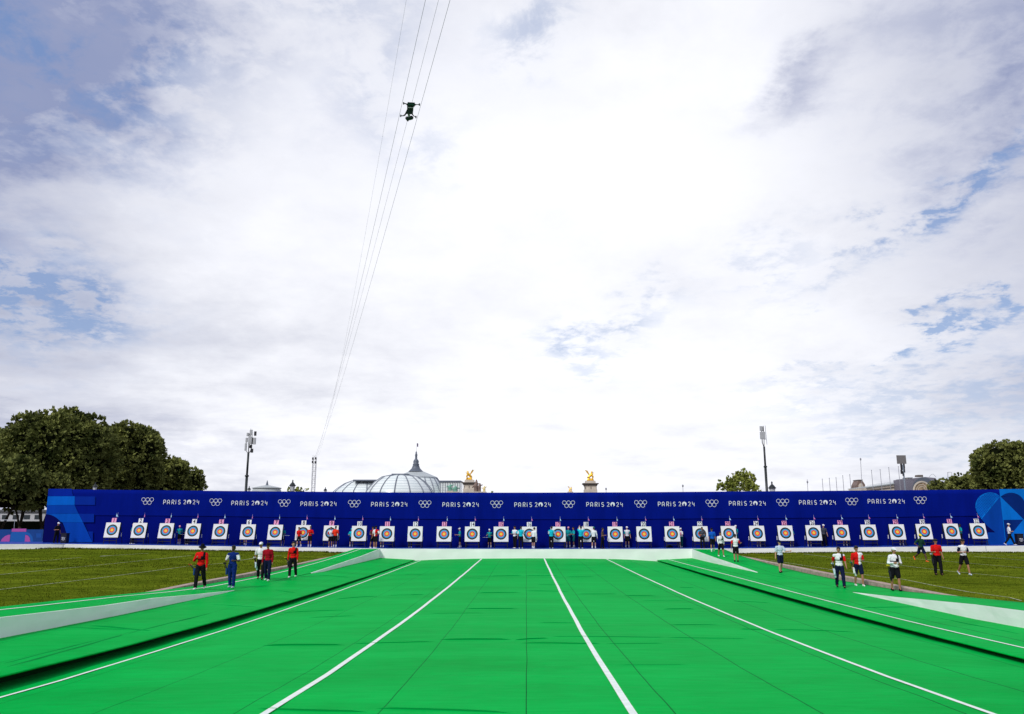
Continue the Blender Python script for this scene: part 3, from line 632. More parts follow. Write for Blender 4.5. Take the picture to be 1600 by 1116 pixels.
# ------------------------------------------------------------------ people
from mathutils import noise as mnoise
def capsule(p0, p1, r0, r1, n=12):
    p0, p1 = np.array(p0, float), np.array(p1, float); d = p1-p0; L = np.linalg.norm(d)+1e-9; d /= L
    a = np.cross(d, (0, 0, 1.) if abs(d[2]) < .9 else (0, 1., 0)); a /= np.linalg.norm(a); b_ = np.cross(d, a); vs = []; rg_ = []
    for t in (-80, -50, -20, 0): rg_.append((p0+d*r0*math.sin(R(t)), r0*math.cos(R(t))))
    for t in (0, 20, 50, 80): rg_.append((p1+d*r1*math.sin(R(t)), r1*math.cos(R(t))))
    for c, r in rg_: vs += [c+r*(a*cos(2*math.pi*k/n)+b_*sin(2*math.pi*k/n)) for k in range(n)]
    m = len(rg_); fs = [(i*n+k, i*n+(k+1) % n, (i+1)*n+(k+1) % n, (i+1)*n+k) for i in range(m-1) for k in range(n)]+[tuple(range(n-1, -1, -1)), tuple((m-1)*n+k for k in range(n))]
    return vs, fs
def ellip(c, r, n=14, m=9, top=1.0, rot=None):
    vs = []; c = np.array(c, float)
    for i in range(m+1):
        t = -math.pi/2*.98+math.pi*.98*i/m
        for k in range(n):
            p = np.array([r[0]*cos(t)*cos(2*math.pi*k/n), r[1]*cos(t)*sin(2*math.pi*k/n), r[2]*sin(t)])
            if rot is not None: p = np.array(rot @ Vector(p))
            vs.append(c+p)
    fs = [(i*n+k, i*n+(k+1) % n, (i+1)*n+(k+1) % n, (i+1)*n+k) for i in range(m) for k in range(n)]+[tuple(range(n-1, -1, -1)), tuple(m*n+k for k in range(n))]
    return vs, fs
def fuse(prims, vox, k=1.0, smooth=2):
    b = MB()
    for v, f in prims: b.add([np.array(p)*k for p in v], f)
    me = bpy.data.meshes.new('t'); me.from_pydata(b.v, [], b.f); o = bpy.data.objects.new('t', me); col.objects.link(o)
    md = o.modifiers.new('r', 'REMESH'); md.mode = 'VOXEL'; md.voxel_size = vox
    if smooth: s = o.modifiers.new('s', 'SMOOTH'); s.iterations = smooth; s.factor = .5
    dg = bpy.context.evaluated_depsgraph_get(); dg.update(); out = bpy.data.meshes.new_from_object(o.evaluated_get(dg)); bpy.data.objects.remove(o); bpy.data.meshes.remove(me)
    out.polygons.foreach_set('use_smooth', [True]*len(out.polygons)); out.materials.clear(); return out
def link(name, me, mats, parent):
    me.name = name
    for m in mats: me.materials.append(m)
    o = bpy.data.objects.new(name, me); col.objects.link(o); o.parent = parent; return o
SK = {'light': mat('skin_light', (.50, .27, .19), .55, .3, .08, 9), 'tan': mat('skin_tan', (.34, .16, .095), .55, .3, .08, 9), 'dark': mat('skin_dark', (.085, .038, .022), .5, .35, .08, 9)}
CL = {}
def cloth(c, nm):
    if nm not in CL: CL[nm] = mat('cloth_'+nm, c, .92, .04, .16, 7, .5, 14)
    return CL[nm]
red = cloth((.62, .012, .012), 'red'); maroon = cloth((.30, .008, .018), 'maroon'); black = cloth((.010, .010, .014), 'black'); white = cloth((.76, .77, .82), 'white'); navy = cloth((.008, .012, .045), 'navy'); blue = cloth((.006, .022, .15), 'royal_blue'); teal = cloth((.01, .30, .33), 'teal'); cyan = cloth((.01, .48, .62), 'cyan'); dteal = cloth((.008, .10, .12), 'dark_teal')
grey = cloth((.06, .065, .09), 'slate'); pale = cloth((.50, .58, .74), 'pale_blue'); dgreen = cloth((.012, .05, .035), 'dark_green'); brown = cloth((.10, .06, .05), 'brown'); pink = cloth((.75, .30, .42), 'pink'); greenc = cloth((.02, .22, .16), 'green'); orange = cloth((.85, .16, .03), 'orange'); bblue = cloth((.01, .10, .52), 'bright_blue')
hairm = mat('dark_hair', (.012, .009, .008), .6, .3, .2, 30, .5, 60); eyem = mat('eye_dark', (.01, .008, .008), .3, .5)
ARM = {'down': ((.05, -.02, -.29), (.02, .05, -.25)), 'swingf': ((.05, .09, -.27), (.01, .15, -.20)), 'swingb': ((.06, -.13, -.25), (.02, .0, -.25)), 'belly': ((.09, -.01, -.28), (-.13, .22, .02)), 'chest': ((.10, .02, -.27), (-.16, .20, .14)),
       'hold': ((.05, .06, -.28), (-.02, .26, .03)), 'out': ((.11, .10, -.25), (.10, .25, .04)), 'up': ((.07, .20, .12), (-.08, .12, .22)), 'hip': ((.20, -.06, -.24), (-.14, .14, -.15)), 'reach': ((.03, .25, -.10), (-.02, .26, .03))}
def person(loc, h, rz, label, skin, shirt, sleeve, slm, legm, legk, shoe, head, headm, arms=('down', 'down'), stride=(6, -6), knee=(3, 3), lean=0, nod=8, guard=None, near=True, group=None, split=None, wide=1.0, socks=None):
    """arms, stride, knee: (figure's left, figure's right); shirt/sleeve materials, slm 'long' or 'short'; legk 'trousers' or 'shorts'"""
    k = h/1.78; root = empty('person', tuple(loc), label, 'person', group, rz)
    vb = (.0115 if near else .0165)*1; vc = .017 if near else .022
    J = {}; low = 9
    for si, s in enumerate((-1, 1)):      # -1 = figure's left when it faces +y
        a, kb = R(stride[si]), R(knee[si]); hip = np.array([s*.092, 0, .93]); sp_ = .012+.018*random.Random(label+str(s)).random(); kn = hip+np.array([s*sp_, .43*math.sin(a), -.43*math.cos(a)]); an = kn+np.array([s*.005, .42*math.sin(a-kb), -.42*math.cos(a-kb)])
        J[s] = [hip, kn, an]; low = min(low, an[2])
    dz = .085-low
    for s in J: J[s] = [p+np.array([0, 0, dz]) for p in J[s]]
    piv = np.array([0, 0, .95+dz]); rr = random.Random(label); tw = R(rr.uniform(-9, 9)); LR = Matrix.Rotation(tw, 3, 'Z') @ Matrix.Rotation(R(-lean+rr.uniform(-3, 1)), 3, 'X') @ Matrix.Rotation(R(rr.uniform(-3, 3)), 3, 'Y')
    def up(p): q = np.array(p, float)+np.array([0, 0, dz])-piv; q = np.array(LR @ Vector(q)); return q+piv
    w = wide; B_ = []; S_ = []; P_ = []; A = {}
    B_ += [ellip(up((0, 0, .96)), (.15*w, .105*w, .12)), ellip(up((0, 0, 1.13)), (.13*w, .095*w, .15)), ellip(up((0, .005, 1.31)), (.165, .11, .17)), capsule(up((-.16, 0, 1.42)), up((.16, 0, 1.42)), .055, .055), capsule(up((0, -.01, 1.42)), up((0, .01, 1.58)), .058, .052)]
    hc = up((0, .015, 1.665)); NR = Matrix.Rotation(R(rr.uniform(-24, 24)), 3, 'Z') @ Matrix.Rotation(R(-lean-nod), 3, 'X') @ Matrix.Rotation(R(rr.uniform(-5, 5)), 3, 'Y')
    def hd(p): return np.array(NR @ Vector(p))+hc
    B_ += [ellip(hd((0, -.005, .01)), (.074, .092, .108), rot=NR), ellip(hd((0, .032, -.062)), (.052, .052, .052)), capsule(hd((0, .085, .005)), hd((0, .105, -.022)), .011, .015, 8), ellip(hd((.077, -.005, -.01)), (.012, .02, .03)), ellip(hd((-.077, -.005, -.01)), (.012, .02, .03)), capsule(hd((-.03, .078, .027)), hd((.03, .078, .027)), .014, .014, 8), capsule(hd((-.018, .078, -.052)), hd((.018, .078, -.052)), .012, .012, 8)]
    S_ += [ellip(up((0, 0, 1.00)), (.168*w, .122*w, .13)), ellip(up((0, 0, 1.14)), (.15*w, .115*w, .16)), ellip(up((0, .005, 1.30)), (.183*(w*.3+.7), .13*(w*.3+.7), .18)), capsule(up((-.165, 0, 1.415)), up((.165, 0, 1.415)), .07, .07), capsule(up((0, -.005, 1.42)), up((0, 0, 1.485)), .085, .066)]
    for si, s in enumerate((-1, 1)):
        e_, w_ = ARM[arms[si]]; sh = up((s*.19, 0, 1.41)); j1, j2 = rr.uniform(-.02, .03), rr.uniform(-.04, .05); el = sh+np.array([s*(e_[0]+j1*.6), e_[1]+j2, e_[2]]); wr = el+np.array([s*(w_[0]+j1*.5), w_[1]+abs(j2)*.6, w_[2]]); A[s] = (sh, el, wr)
        B_ += [capsule(sh, el, .052, .040), capsule(el, wr, .040, .026)]
        d = wr-el; d /= np.linalg.norm(d); side = np.cross(d, (0, 1., 0) if abs(d[1]) < .8 else (1., 0, 0)); side /= np.linalg.norm(side); nrm = np.cross(d, side)
        lat = nrm if abs(d[2]) > .6 else side
        oth = np.cross(d, lat); pc = wr+d*.045
        B_ += [capsule(wr, pc+d*.03+lat*.018, .024, .020, 8), capsule(wr, pc+d*.03-lat*.018, .024, .020, 8)]
        cd = oth*(-s if abs(d[2]) > .6 else (1 if oth[2] < 0 else -1))
        for j, ln in enumerate((.034, .040, .037, .028)):
            b0 = pc+d*.032+lat*(.027-.018*j); m1 = b0+d*ln+cd*.008; B_ += [capsule(b0, m1, .0095, .009, 6), capsule(m1, m1+d*ln*.55+cd*ln*.7, .009, .008, 6)]
        t0 = wr+d*.02+lat*.028; B_ += [capsule(t0, t0+lat*.022+d*.03, .012, .010, 6), capsule(t0+lat*.022+d*.03, t0+lat*.022+d*.062+cd*.01, .010, .009, 6)]
        if slm == 'long': S_ += [capsule(sh, el, .068, .056), capsule(el, wr-d*.02, .056, .038)]
        elif slm == 'short': S_ += [capsule(sh, sh+(el-sh)*.74, .070, .066)]
        hip, kn, an = J[s]
        B_ += [capsule(hip, kn, .078, .052), capsule(kn, kn+(an-kn)*.35, .052, .056), capsule(kn+(an-kn)*.35, an, .055, .036), capsule(an, an+np.array([0, .09, -.045]), .036, .03)]
        if legk == 'trousers': P_ += [capsule(hip, kn, .106*w, .084), capsule(kn, an+(kn-an)*.05, .083, .070)]
        else: P_ += [capsule(hip, hip+(kn-hip)*.80, .100*w, .098)]
    P_ += [ellip((0, 0, .955+dz), (.165*w, .118*w, .12)), capsule((-.07, 0, .90+dz), (.07, 0, .90+dz), .09, .09)]
    def rumple(me, amp, sc):
        if not near: return
        n_ = len(me.vertices); c_ = np.empty(n_*3, np.float32); me.vertices.foreach_get('co', c_); c_ = c_.reshape(-1, 3); nn = np.empty(n_*3, np.float32); me.vertices.foreach_get('normal', nn); nn = nn.reshape(-1, 3)
        x_, y_, z_ = (c_*sc*2.6+rr_o).T; wv2 = np.sin(x_*1.1+1.7*np.sin(z_*.9+y_))*.45+np.sin(z_*1.9+1.3*np.sin(x_*1.3-y_*.8))*.5+np.sin((x_+z_)*2.3+y_)*.25
        c_ = c_+nn*(amp*.42*wv2)[:, None]; me.vertices.foreach_set('co', c_.astype(np.float32).ravel()); me.update()
    rr_o = rr.uniform(0, 50)
    body = fuse(B_, vb*k, k); link('body', body, [SK[skin]], root)
    sm = fuse(S_, vc*k, k, 3)
    rumple(sm, .014, 9)
    so = link('shirt', sm, [shirt, sleeve, split or shirt], root)
    npoly = len(sm.polygons); cc = np.empty(npoly*3, np.float32); sm.polygons.foreach_get('center', cc); cc = cc.reshape(-1, 3)/k; arm = np.zeros(npoly, bool)
    def segd(P, a_, b_): v = b_-a_; t = (P-a_)@v/(v@v); return np.linalg.norm(P-a_-np.clip(t, 0, 1)[:, None]*v, axis=1), t
    for s in (-1, 1):
        sh, el, wr = A[s]; d1, t1 = segd(cc, sh, el); arm |= (d1 < .085) & (t1 > .12) & (np.abs(cc[:, 0]) > .155)
        if slm == 'long': d2, t2 = segd(cc, el, wr); arm |= (d2 < .07) & (t2 > 0)
    mi = np.where(arm, 1, np.where((cc[:, 0] < 0) & (split is not None), 2, 0)).astype(np.int32); sm.polygons.foreach_set('material_index', mi)
    # legs clothing
    pm = fuse(P_, vc*k, k, 3); rumple(pm, .014, 8); link('trousers' if legk == 'trousers' else 'shorts', pm, [legm], root)
    for s in (-1, 1):
        an = J[s][2]; tilt = R((stride[0 if s < 0 else 1]-knee[0 if s < 0 else 1])) if an[2] > .12 else 0
        RT = Matrix.Rotation(tilt, 3, 'X'); f_ = lambda p: np.array(RT @ Vector(p))+an
        pr = [capsule(f_((0, -.04, -.045)), f_((0, .12, -.052)), .042, .036, 10), capsule(f_((0, .0, -.01)), f_((0, .05, -.035)), .046, .04, 10), capsule(f_((-.012, .1, -.056)), f_((.012, .165, -.06)), .032, .026, 10)]
        link('shoe', fuse(pr, vc*k*.8, k, 1), [shoe], root)
        if socks is not None and legk == 'shorts': link('sock', fuse([capsule(an+np.array([0, 0, .0]), an+(J[s][1]-an)*.28, .046, .052, 10)], vc*k, k, 0), [socks], root)
    # hair and headgear
    hp = [ellip(hd((0, -.02, .032)), (.083, .092, .094), rot=NR), ellip(hd((0, -.045, -.01)), (.078, .065, .075))]
    if head == 'hair': hp = [ellip(hd((0, -.018, .043)), (.086, .098, .092), rot=NR), ellip(hd((0, -.045, -.005)), (.080, .068, .08)), ellip(hd((.02, .035, .088)), (.05, .045, .035)), ellip(hd((-.03, .03, .09)), (.045, .045, .03))]
    link('hair', fuse(hp, vc*k*.8, k, 1), [hairm], root)
    if head in ('cap', 'bucket'):
        if head == 'cap': cp = [ellip(hd((0, -.004, .055)), (.092, .108, .080), rot=NR), ellip(hd((0, .105, .045)), (.068, .075, .012), rot=NR)]
        else: cp = [capsule(hd((0, -.005, .04)), hd((0, -.008, .10)), .098, .078), ellip(hd((0, .0, .028)), (.165, .17, .022), rot=NR)]
        link('cap' if head == 'cap' else 'bucket_hat', fuse(cp, .011*k, k, 1), [headm], root)
    if near:
        for s in (-1, 1): link('eye', fuse([ellip(hd((s*.028, .083, .008)), (.013, .008, .007), 8, 6)], .004, k, 0), [eyem], root)
    if guard is not None:      # chest guard: follows the shirt over one side of the chest
        gv = {}; b = MB(); nr = sm.vertices
        for p in sm.polygons:
            c = np.array(p.center)/k-np.array([0, 0, dz])
            if p.normal.y > -.15 and c[1] > -.02 and abs(c[0]) < .2 and (((-.175+(1.30-min(c[2], 1.30))*.3 < c[0] < -.085+(c[2]-1.20)*-.05+.07*(c[2] < 1.33)) and 1.19 < c[2] < 1.48) or (1.20 < c[2] < 1.235 and c[0] > -.19)):
                ids = []
                for vi in p.vertices:
                    if vi not in gv: v = nr[vi]; gv[vi] = len(b.v); b.v.append(tuple(v.co+v.normal*.012))
                    ids.append(gv[vi])
                b.f.append(tuple(ids)); b.m.append(0)
        if b.f: o = b.build('chest_guard', guard, None, True); o.parent = root
    root['_w'] = 0; del root['_w']
    return root, A, J, k
def local(root, p, k): 
    c, s = cos(root.rotation_euler.z), sin(root.rotation_euler.z); x, y, z = [q*k for q in p]; L = root.location; return (L.x+x*c-y*s, L.y+x*s+y*c, L.z+z)
m_carbon = mat('arrow_shaft', (.01, .01, .012), .35, .5); m_pouchk = cloth((.02, .022, .03), 'pouch_black')
def quiver(root, k, side, pouch, vane, label, ang=40):
    """hangs from the belt; arrows lean out behind; side -1 = figure's left"""
    q = empty('quiver', local(root, (side*.24, .03, .80), k), label, 'quiver', 'quivers on the belts of walking archers', root.rotation_euler.z)
    a = R(ang); d = np.array([side*math.sin(a)*.85, .1, math.cos(a)]); d /= np.linalg.norm(d)
    o = link('pouch', fuse([capsule((0, 0, 0), -d*.38*1.0, .055, .045), capsule((-.02*side, .04, -.06), (-.02*side, .05, -.24), .05, .04)], .016, 1, 1), [pouch], q)
    for i in range(6):
        off = np.array([.022*math.cos(i*1.05), .032*math.sin(i*1.05), 0]); b = MB(); e = d*.32+off*1.5
        b.tube([off-d*.1, e], .0095, 5); o = b.build('arrow', m_carbon, q, loc=(0, 0, 0)); 
        b = MB()
        for j in range(3): t = j*2.09; n_ = np.array([cos(t), sin(t), 0])*.034; b.add([e-d*.085, e-d*.07+n_, e-d*.015+n_, e], [(0, 1, 2, 3)])
        b.build('fletching', vane, o, loc=(0, 0, 0))
    return q
yellow = cloth((.80, .70, .03), 'yellow'); wh = white; lg = cloth((.5, .6, .7), 'light_pouch'); bl = cloth((.012, .045, .16), 'blue_pouch')
def at(px, py, fn=surf): return onS(px, py, fn)
def hgt(loc, hp): return hp/ppm(loc[1])
GA = 'archers walking back across the field'; PI = math.pi
def arc_(px, py, top, **k):
    l = at(px, py); h = min(1.93, max(1.66, hgt(l, py-top)*k.pop('hs', 1.0))); return l, h
def A_(px, py, top, rz, label, *a, hs=1.0, q=None, **k):
    l, h = arc_(px, py, top, hs=hs); r, A, J, kk = person(l, h, PI+R(rz), label, *a, group=GA, **k)
    if q: quiver(r, kk, *q)
    return r, A, J, kk
A_(311, 921, 853, 4, 'person in red long sleeved shirt, black bucket hat and black trousers, one hand at chest', 'tan', red, red, 'long', black, 'trousers', white, 'bucket', black, arms=('down', 'chest'), stride=(-16, 14), knee=(14, 8), guard=black, nod=18, hs=.97, q=(1, bl, orange, 'blue belt quiver with orange fletched arrows on the archer in a bucket hat', 48))
A_(361, 918.5, 856, -3, 'person in royal blue kit with white sleeves, looking down at both hands', 'dark', blue, white, 'short', blue, 'trousers', pale, 'hair', None, arms=('belly', 'belly'), stride=(5, -6), knee=(3, 5), nod=14, wide=1.08, q=(1, bl, navy, 'dark blue quiver on the hip of the archer in royal blue', 25))
A_(406, 905.5, 848, 12, 'person in white polo, white cap and black trousers, partly hidden by the maroon shirted one', 'tan', white, white, 'short', black, 'trousers', black, 'cap', white, arms=('chest', 'swingb'), stride=(14, -14), knee=(6, 12), q=(1, lg, wh, 'white quiver on the hip of the archer in white polo and cap', 15))
A_(417, 907.5, 853, 0, 'person in maroon long sleeved shirt and dark cap with black trousers and white shoes', 'tan', maroon, maroon, 'long', navy, 'trousers', white, 'cap', black, arms=('down', 'down'), stride=(10, -10), knee=(4, 10))
A_(456.5, 902.5, 845, 2, 'bareheaded person in bright red long sleeves with black chest guard and white shoes', 'light', red, red, 'long', black, 'trousers', white, 'hair', None, arms=('down', 'down'), stride=(-10, 8), knee=(12, 4), guard=black, nod=4, q=(1, m_pouchk, yellow, 'black quiver with yellow fletched arrows beside the bareheaded archer in red', 42))
A_(1114, 862, 826, -6, 'person in bright blue shirt fading to white and black shorts, farthest down the right walkway', 'tan', bblue, bblue, 'short', black, 'shorts', white, 'cap', black, arms=('down', 'down'), stride=(-16, 12), knee=(20, 6), socks=white)
A_(1127, 870, 834, 8, 'person in white long sleeves and black shorts coming down the carpet walkway', 'tan', white, white, 'long', black, 'shorts', white, 'hair', None, arms=('swingb', 'swingf'), stride=(14, -12), knee=(6, 8), guard=black)
A_(1150.5, 878, 837.5, 172, 'person seen from behind in white shirt with red sleeves and black shorts', 'tan', white, red, 'short', black, 'shorts', black, 'hair', None, arms=('down', 'out'), stride=(-9, 9), knee=(8, 3), nod=12)
A_(1220.5, 895, 848, 4, 'person in pale blue tee, dark cap and navy shorts alone beside the right lawn', 'light', pale, pale, 'short', navy, 'shorts', black, 'cap', navy, arms=('out', 'down'), stride=(-13, 10), knee=(10, 4), nod=16)
A_(1314, 918.5, 858, -14, 'person in white shirt with teal and red sleeves and navy trousers, head turned aside', 'tan', white, red, 'short', navy, 'trousers', black, 'hair', None, arms=('swingf', 'swingb'), stride=(16, -13), knee=(6, 10), guard=black, q=(1, lg, pale, 'pale quiver half hidden at the hip of the archer in navy trousers', 10))
A_(1343.5, 916, 852.5, -3, 'bearded looking person in shirt split red and white, navy shorts, white shoes', 'tan', red, red, 'short', navy, 'shorts', white, 'hair', None, arms=('belly', 'down'), stride=(14, -9), knee=(10, 4), nod=22, split=white, q=(1, wh, greenc, 'white and green quiver on the archer in red and white shirt', 20))
A_(1401, 923.5, 856, 0, 'person in white long sleeves, white cap and black shorts beside the stone kerb', 'tan', white, white, 'long', black, 'shorts', black, 'cap', white, arms=('belly', 'belly'), stride=(9, -8), knee=(7, 3), guard=black, wide=1.12, q=(1, m_pouchk, yellow, 'black quiver with yellow arrows on the archer in white cap and long sleeves', 12))
A_(1441, 878, 834.5, 14, 'person in dark green patterned shirt and orange shoes walking on the right lawn', 'dark', dgreen, dgreen, 'short', navy, 'shorts', orange, 'cap', yellow, arms=('belly', 'hip'), stride=(24, -22), knee=(12, 38), nod=14)
A_(1467, 899, 837, -8, 'tall person in red polo and black trousers standing on the right lawn', 'tan', red, red, 'short', black, 'trousers', black, 'hair', None, arms=('down', 'hold'), stride=(6, -4), knee=(2, 2), nod=30, wide=1.08, q=(1, m_pouchk, lg, 'black quiver with pale arrows on the archer in red polo', 10))
A_(1508.5, 898.5, 840.5, 4, 'person in white vest front shirt with navy sleeves on the right lawn', 'tan', white, navy, 'short', black, 'shorts', lg, 'hair', None, arms=('belly', 'belly'), stride=(16, -16), knee=(6, 20), nod=26)
# --- on the stage: officials and archers by the targets
GS = 'people at the targets on the stage'
def S(px, py, top, rz, label, *a, hs=1.0, **k):
    Yf = 71.5
    for _ in range(6):
        p = onY(px, py, Yf); Yf = min(73.6, max(70.3, Yf+(p[2]-stagez(p[0]))*-(-1)*0)); break
    # solve depth on the stage floor
    lo, hi = 70.15, 73.7
    for _ in range(20):
        m = (lo+hi)/2; p = onY(px, py, m)
        if p[2] < stagez(p[0]): hi = m
        else: lo = m
    Yf = k.pop('Y', (lo+hi)/2); p = onY(px, py, Yf); l = np.array([p[0], Yf, stagez(p[0])]); h = min(1.92, max(1.6, (py-top)/ppm(Yf)*hs))
    return person(l, h, PI+R(rz), label, *a, group=GS, near=False, **k)
def board(root, k, label, p=(0, .42, 1.10), w=.46, m=None):
    o = empty('clipboard', local(root, p, k), label, 'clipboard', 'boards held by officials', root.rotation_euler.z)
    b = MB(); b.box(-w/2, w/2, -.15, .15, -.008, .008, 0, .003); fixnormals(b.build('board', m or white, o, loc=(0, 0, 0)))
    b = MB(); b.box(-.05, .05, .12, .155, .009, .02); fixnormals(b.build('clip', black, o, loc=(0, 0, 0)))
S(87, 848.6, 818, 60, 'person in dark clothes and white cap at the far left end of the stage', 'tan', black, black, 'short', black, 'trousers', black, 'cap', white, arms=('down', 'belly'), stride=(3, -6), lean=4, Y=72.6)
S(206, 849, 820, 90, 'person in teal shirt half hidden behind target number two', 'light', teal, teal, 'short', black, 'trousers', white, 'cap', pink, Y=72.9, stride=(4, -4))
r = S(279.5, 849.5, 822, 0, 'person in teal shirt and pink cap between targets three and four', 'light', teal, dteal, 'long', black, 'shorts', white, 'cap', pink, arms=('belly', 'belly'), socks=white, nod=14); board(r[0], r[3], 'white board held beside target number four', (-.45, .1, .93), .6)
for px, i, lab, shirt, legs_, Yb in [(292, 0, 'person behind target number four showing only dark trouser legs', dteal, 'trousers', 73.2), (383, 0, 'person behind target number six showing only lower legs', dteal, 'shorts', 73.2), (441.5, 0, 'person behind target number seven with one teal sleeve showing', teal, 'shorts', 73.1), (548.5, 0, 'person behind target number ten with cyan sleeve on its left side', cyan, 'shorts', 73.1),
                          (597, 0, 'person behind target number eleven showing lower legs', teal, 'shorts', 73.1), (641, 0, 'person behind target number twelve showing only legs and white shoes', cyan, 'trousers', 73.2), (1061, 0, 'person crouched in shade behind target number twenty one', pink, 'shorts', 73.2), (1186, 0, 'person behind target number twenty four showing one pale leg', dteal, 'shorts', 73.3),
                          (1237.5, 0, 'person behind target number twenty five with teal sleeve on its right', teal, 'shorts', 73.1), (1265, 0, 'person behind target number twenty six with bare lower legs', dteal, 'shorts', 73.1), (1321, 0, 'person behind target number twenty seven showing one lower leg', dteal, 'shorts', 73.2), (1409, 0, 'person behind target number twenty nine with bare legs and white shoes', teal, 'shorts', 73.1)]:
    pz = onY(px, 850, Yb); py = 810+(H-stagez(pz[0]))*ppm(Yb); S(px, py, py-29.5, 5 if px < 800 else -8, lab, 'light', shirt, shirt, 'short', black, legs_, white, 'cap', shirt, arms=('hold', 'belly'), socks=white, Y=Yb, hs=.92)
b = None
r = empty('clipboard', tuple(onY(448.5, 837, 73)), 'white board held out beside target number seven', 'clipboard', 'boards held by officials'); b = MB(); b.box(-.22, .22, -.12, .12, -.02, .02, 0, .004); b.build('board', white, r, loc=(0, 0, 0))
S(466.5, 853, 824, -25, 'person in red shirt and black shorts leaning in at the left of target number eight', 'light', red, red, 'short', black, 'shorts', white, 'hair', None, arms=('down', 'down'), stride=(-10, 8), knee=(8, 5), socks=white, Y=71.35)
S(483.5, 854, 823.5, 5, 'person in red shirt with folded arms in front of target number eight', 'tan', red, red, 'short', black, 'shorts', white, 'hair', None, arms=('belly', 'chest'), socks=white, Y=71.35)
S(516, 854.6, 825, 12, 'person in white and red partly hidden in front of target number nine', 'tan', white, red, 'short', black, 'shorts', white, 'hair', None, arms=('down', 'belly'), Y=71.6)
S(523, 855.4, 824, 0, 'person in orange red shirt and black shorts in front of target number nine', 'dark', cloth((.80, .045, .02), 'vermilion'), cloth((.80, .045, .02), 'vermilion'), 'short', black, 'shorts', white, 'hair', None, arms=('down', 'hold'), nod=20, wide=1.08, socks=white, Y=71.35)
S(581.5, 856.2, 824.5, 50, 'person behind the striped shirt at the left of target number eleven', 'tan', maroon, brown, 'short', black, 'shorts', white, 'cap', black, arms=('belly', 'belly'), Y=71.2)
S(586.5, 856.6, 823.5, -20, 'person in white shirt with red stripes and black shorts left of target number eleven', 'tan', white, white, 'short', black, 'shorts', white, 'cap', black, arms=('belly', 'down'), nod=18, split=red, Y=70.5)
r = S(718.5, 855.8, 827, -75, 'person in teal shirt and white cap seen from the side left of target fourteen', 'light', teal, teal, 'short', black, 'shorts', white, 'cap', white, arms=('hold', 'hold'), socks=white); board(r[0], r[3], 'small board in the hands of the official left of target fourteen', (0, .38, 1.12), .3, pink)
r = S(765, 855, 828, 0, 'person in teal shirt and black shorts facing us left of target fifteen', 'light', teal, dteal, 'short', black, 'shorts', white, 'cap', white, arms=('belly', 'chest'), stride=(3, -3), socks=white, nod=14); board(r[0], r[3], 'white board held beside target number fifteen', (.42, .15, .98), .5)
S(804.5, 857, 823.5, -35, 'person in white shirt with cyan sleeves and black trousers left of target sixteen', 'tan', white, cyan, 'short', black, 'trousers', white, 'hair', None, arms=('belly', 'hold'), nod=20)
S(814, 857, 824, 178, 'person from behind in cyan shirt and black trousers touching target sixteen', 'light', cyan, white, 'short', black, 'trousers', white, 'hair', None, arms=('down', 'hold'), stride=(-6, 6), Y=71.35)
S(833.5, 857.2, 826, 150, 'person in white shirt, black cap and black shorts before target sixteen', 'light', white, white, 'long', black, 'shorts', white, 'cap', black, arms=('hold', 'down'), socks=white, nod=24, lean=8, Y=71.35)
S(861.5, 858.6, 824, 176, 'person from behind in cyan shirt at the left of target seventeen', 'light', cyan, white, 'short', black, 'trousers', pale, 'hair', None, arms=('hold', 'hold'), wide=1.05, Y=71.35)
S(888, 855.5, 825, 4, 'person in dark teal shirt and pink cap between targets seventeen and eighteen', 'light', teal, teal, 'short', dteal, 'shorts', white, 'cap', pink, arms=('belly', 'down'), stride=(8, -8), socks=white)
r = S(896.5, 855.5, 825.5, -70, 'person in light teal shirt writing between targets seventeen and eighteen', 'tan', teal, cyan, 'short', dteal, 'shorts', white, 'hair', None, arms=('hold', 'hold'), socks=white); board(r[0], r[3], 'pink board held by the writing official near target eighteen', (0, .40, 1.10), .3, pink)
S(907.5, 857.4, 823.5, 165, 'person from behind in cyan shirt with both arms raised at target eighteen', 'light', cyan, cyan, 'short', black, 'trousers', white, 'hair', None, arms=('up', 'up'), stride=(-6, 8), Y=71.35)
S(928, 857.2, 825.5, 170, 'person from behind in white long sleeves and green cap right of target eighteen', 'light', white, white, 'long', black, 'shorts', white, 'cap', greenc, arms=('hold', 'down'), stride=(-8, 8), socks=white, nod=16, lean=4, Y=71.35)
S(941.5, 857.4, 827, 70, 'slim person in brown shirt and dark trousers left of target nineteen', 'tan', brown, brown, 'short', black, 'trousers', black, 'hair', None, arms=('down', 'belly'), wide=.92)
S(980.5, 855.6, 825, 6, 'person in white shirt with teal sleeve and black shorts left of target twenty', 'light', white, teal, 'short', black, 'shorts', white, 'cap', white, arms=('down', 'down'), stride=(4, -4), socks=white)
r = S(1065.5, 855.2, 827, -60, 'person in white shirt and white cap writing right of target twenty one', 'light', white, white, 'short', dteal, 'trousers', white, 'cap', white, arms=('hold', 'hold'), nod=14); board(r[0], r[3], 'white board held right of target twenty one', (0, .42, 1.05), .36)
S(1098, 856.2, 825.5, -10, 'person in slate grey shirt and black trousers in front of target twenty two', 'tan', grey, brown, 'short', black, 'trousers', black, 'hair', None, arms=('belly', 'belly'), nod=20, Y=71.35)
r = S(1151.5, 854.5, 821, -70, 'person in teal shirt and white cap right of target twenty three', 'light', teal, teal, 'short', dteal, 'trousers', white, 'cap', white, arms=('hold', 'hold'), Y=72.8); board(r[0], r[3], 'board held out right of target twenty three', (0, .42, 1.12), .36)
S(1288.5, 853.2, 821, 2, 'person in slate polo, white cap and black trousers right of target twenty six', 'light', grey, grey, 'short', black, 'trousers', black, 'cap', white, arms=('down', 'down'))
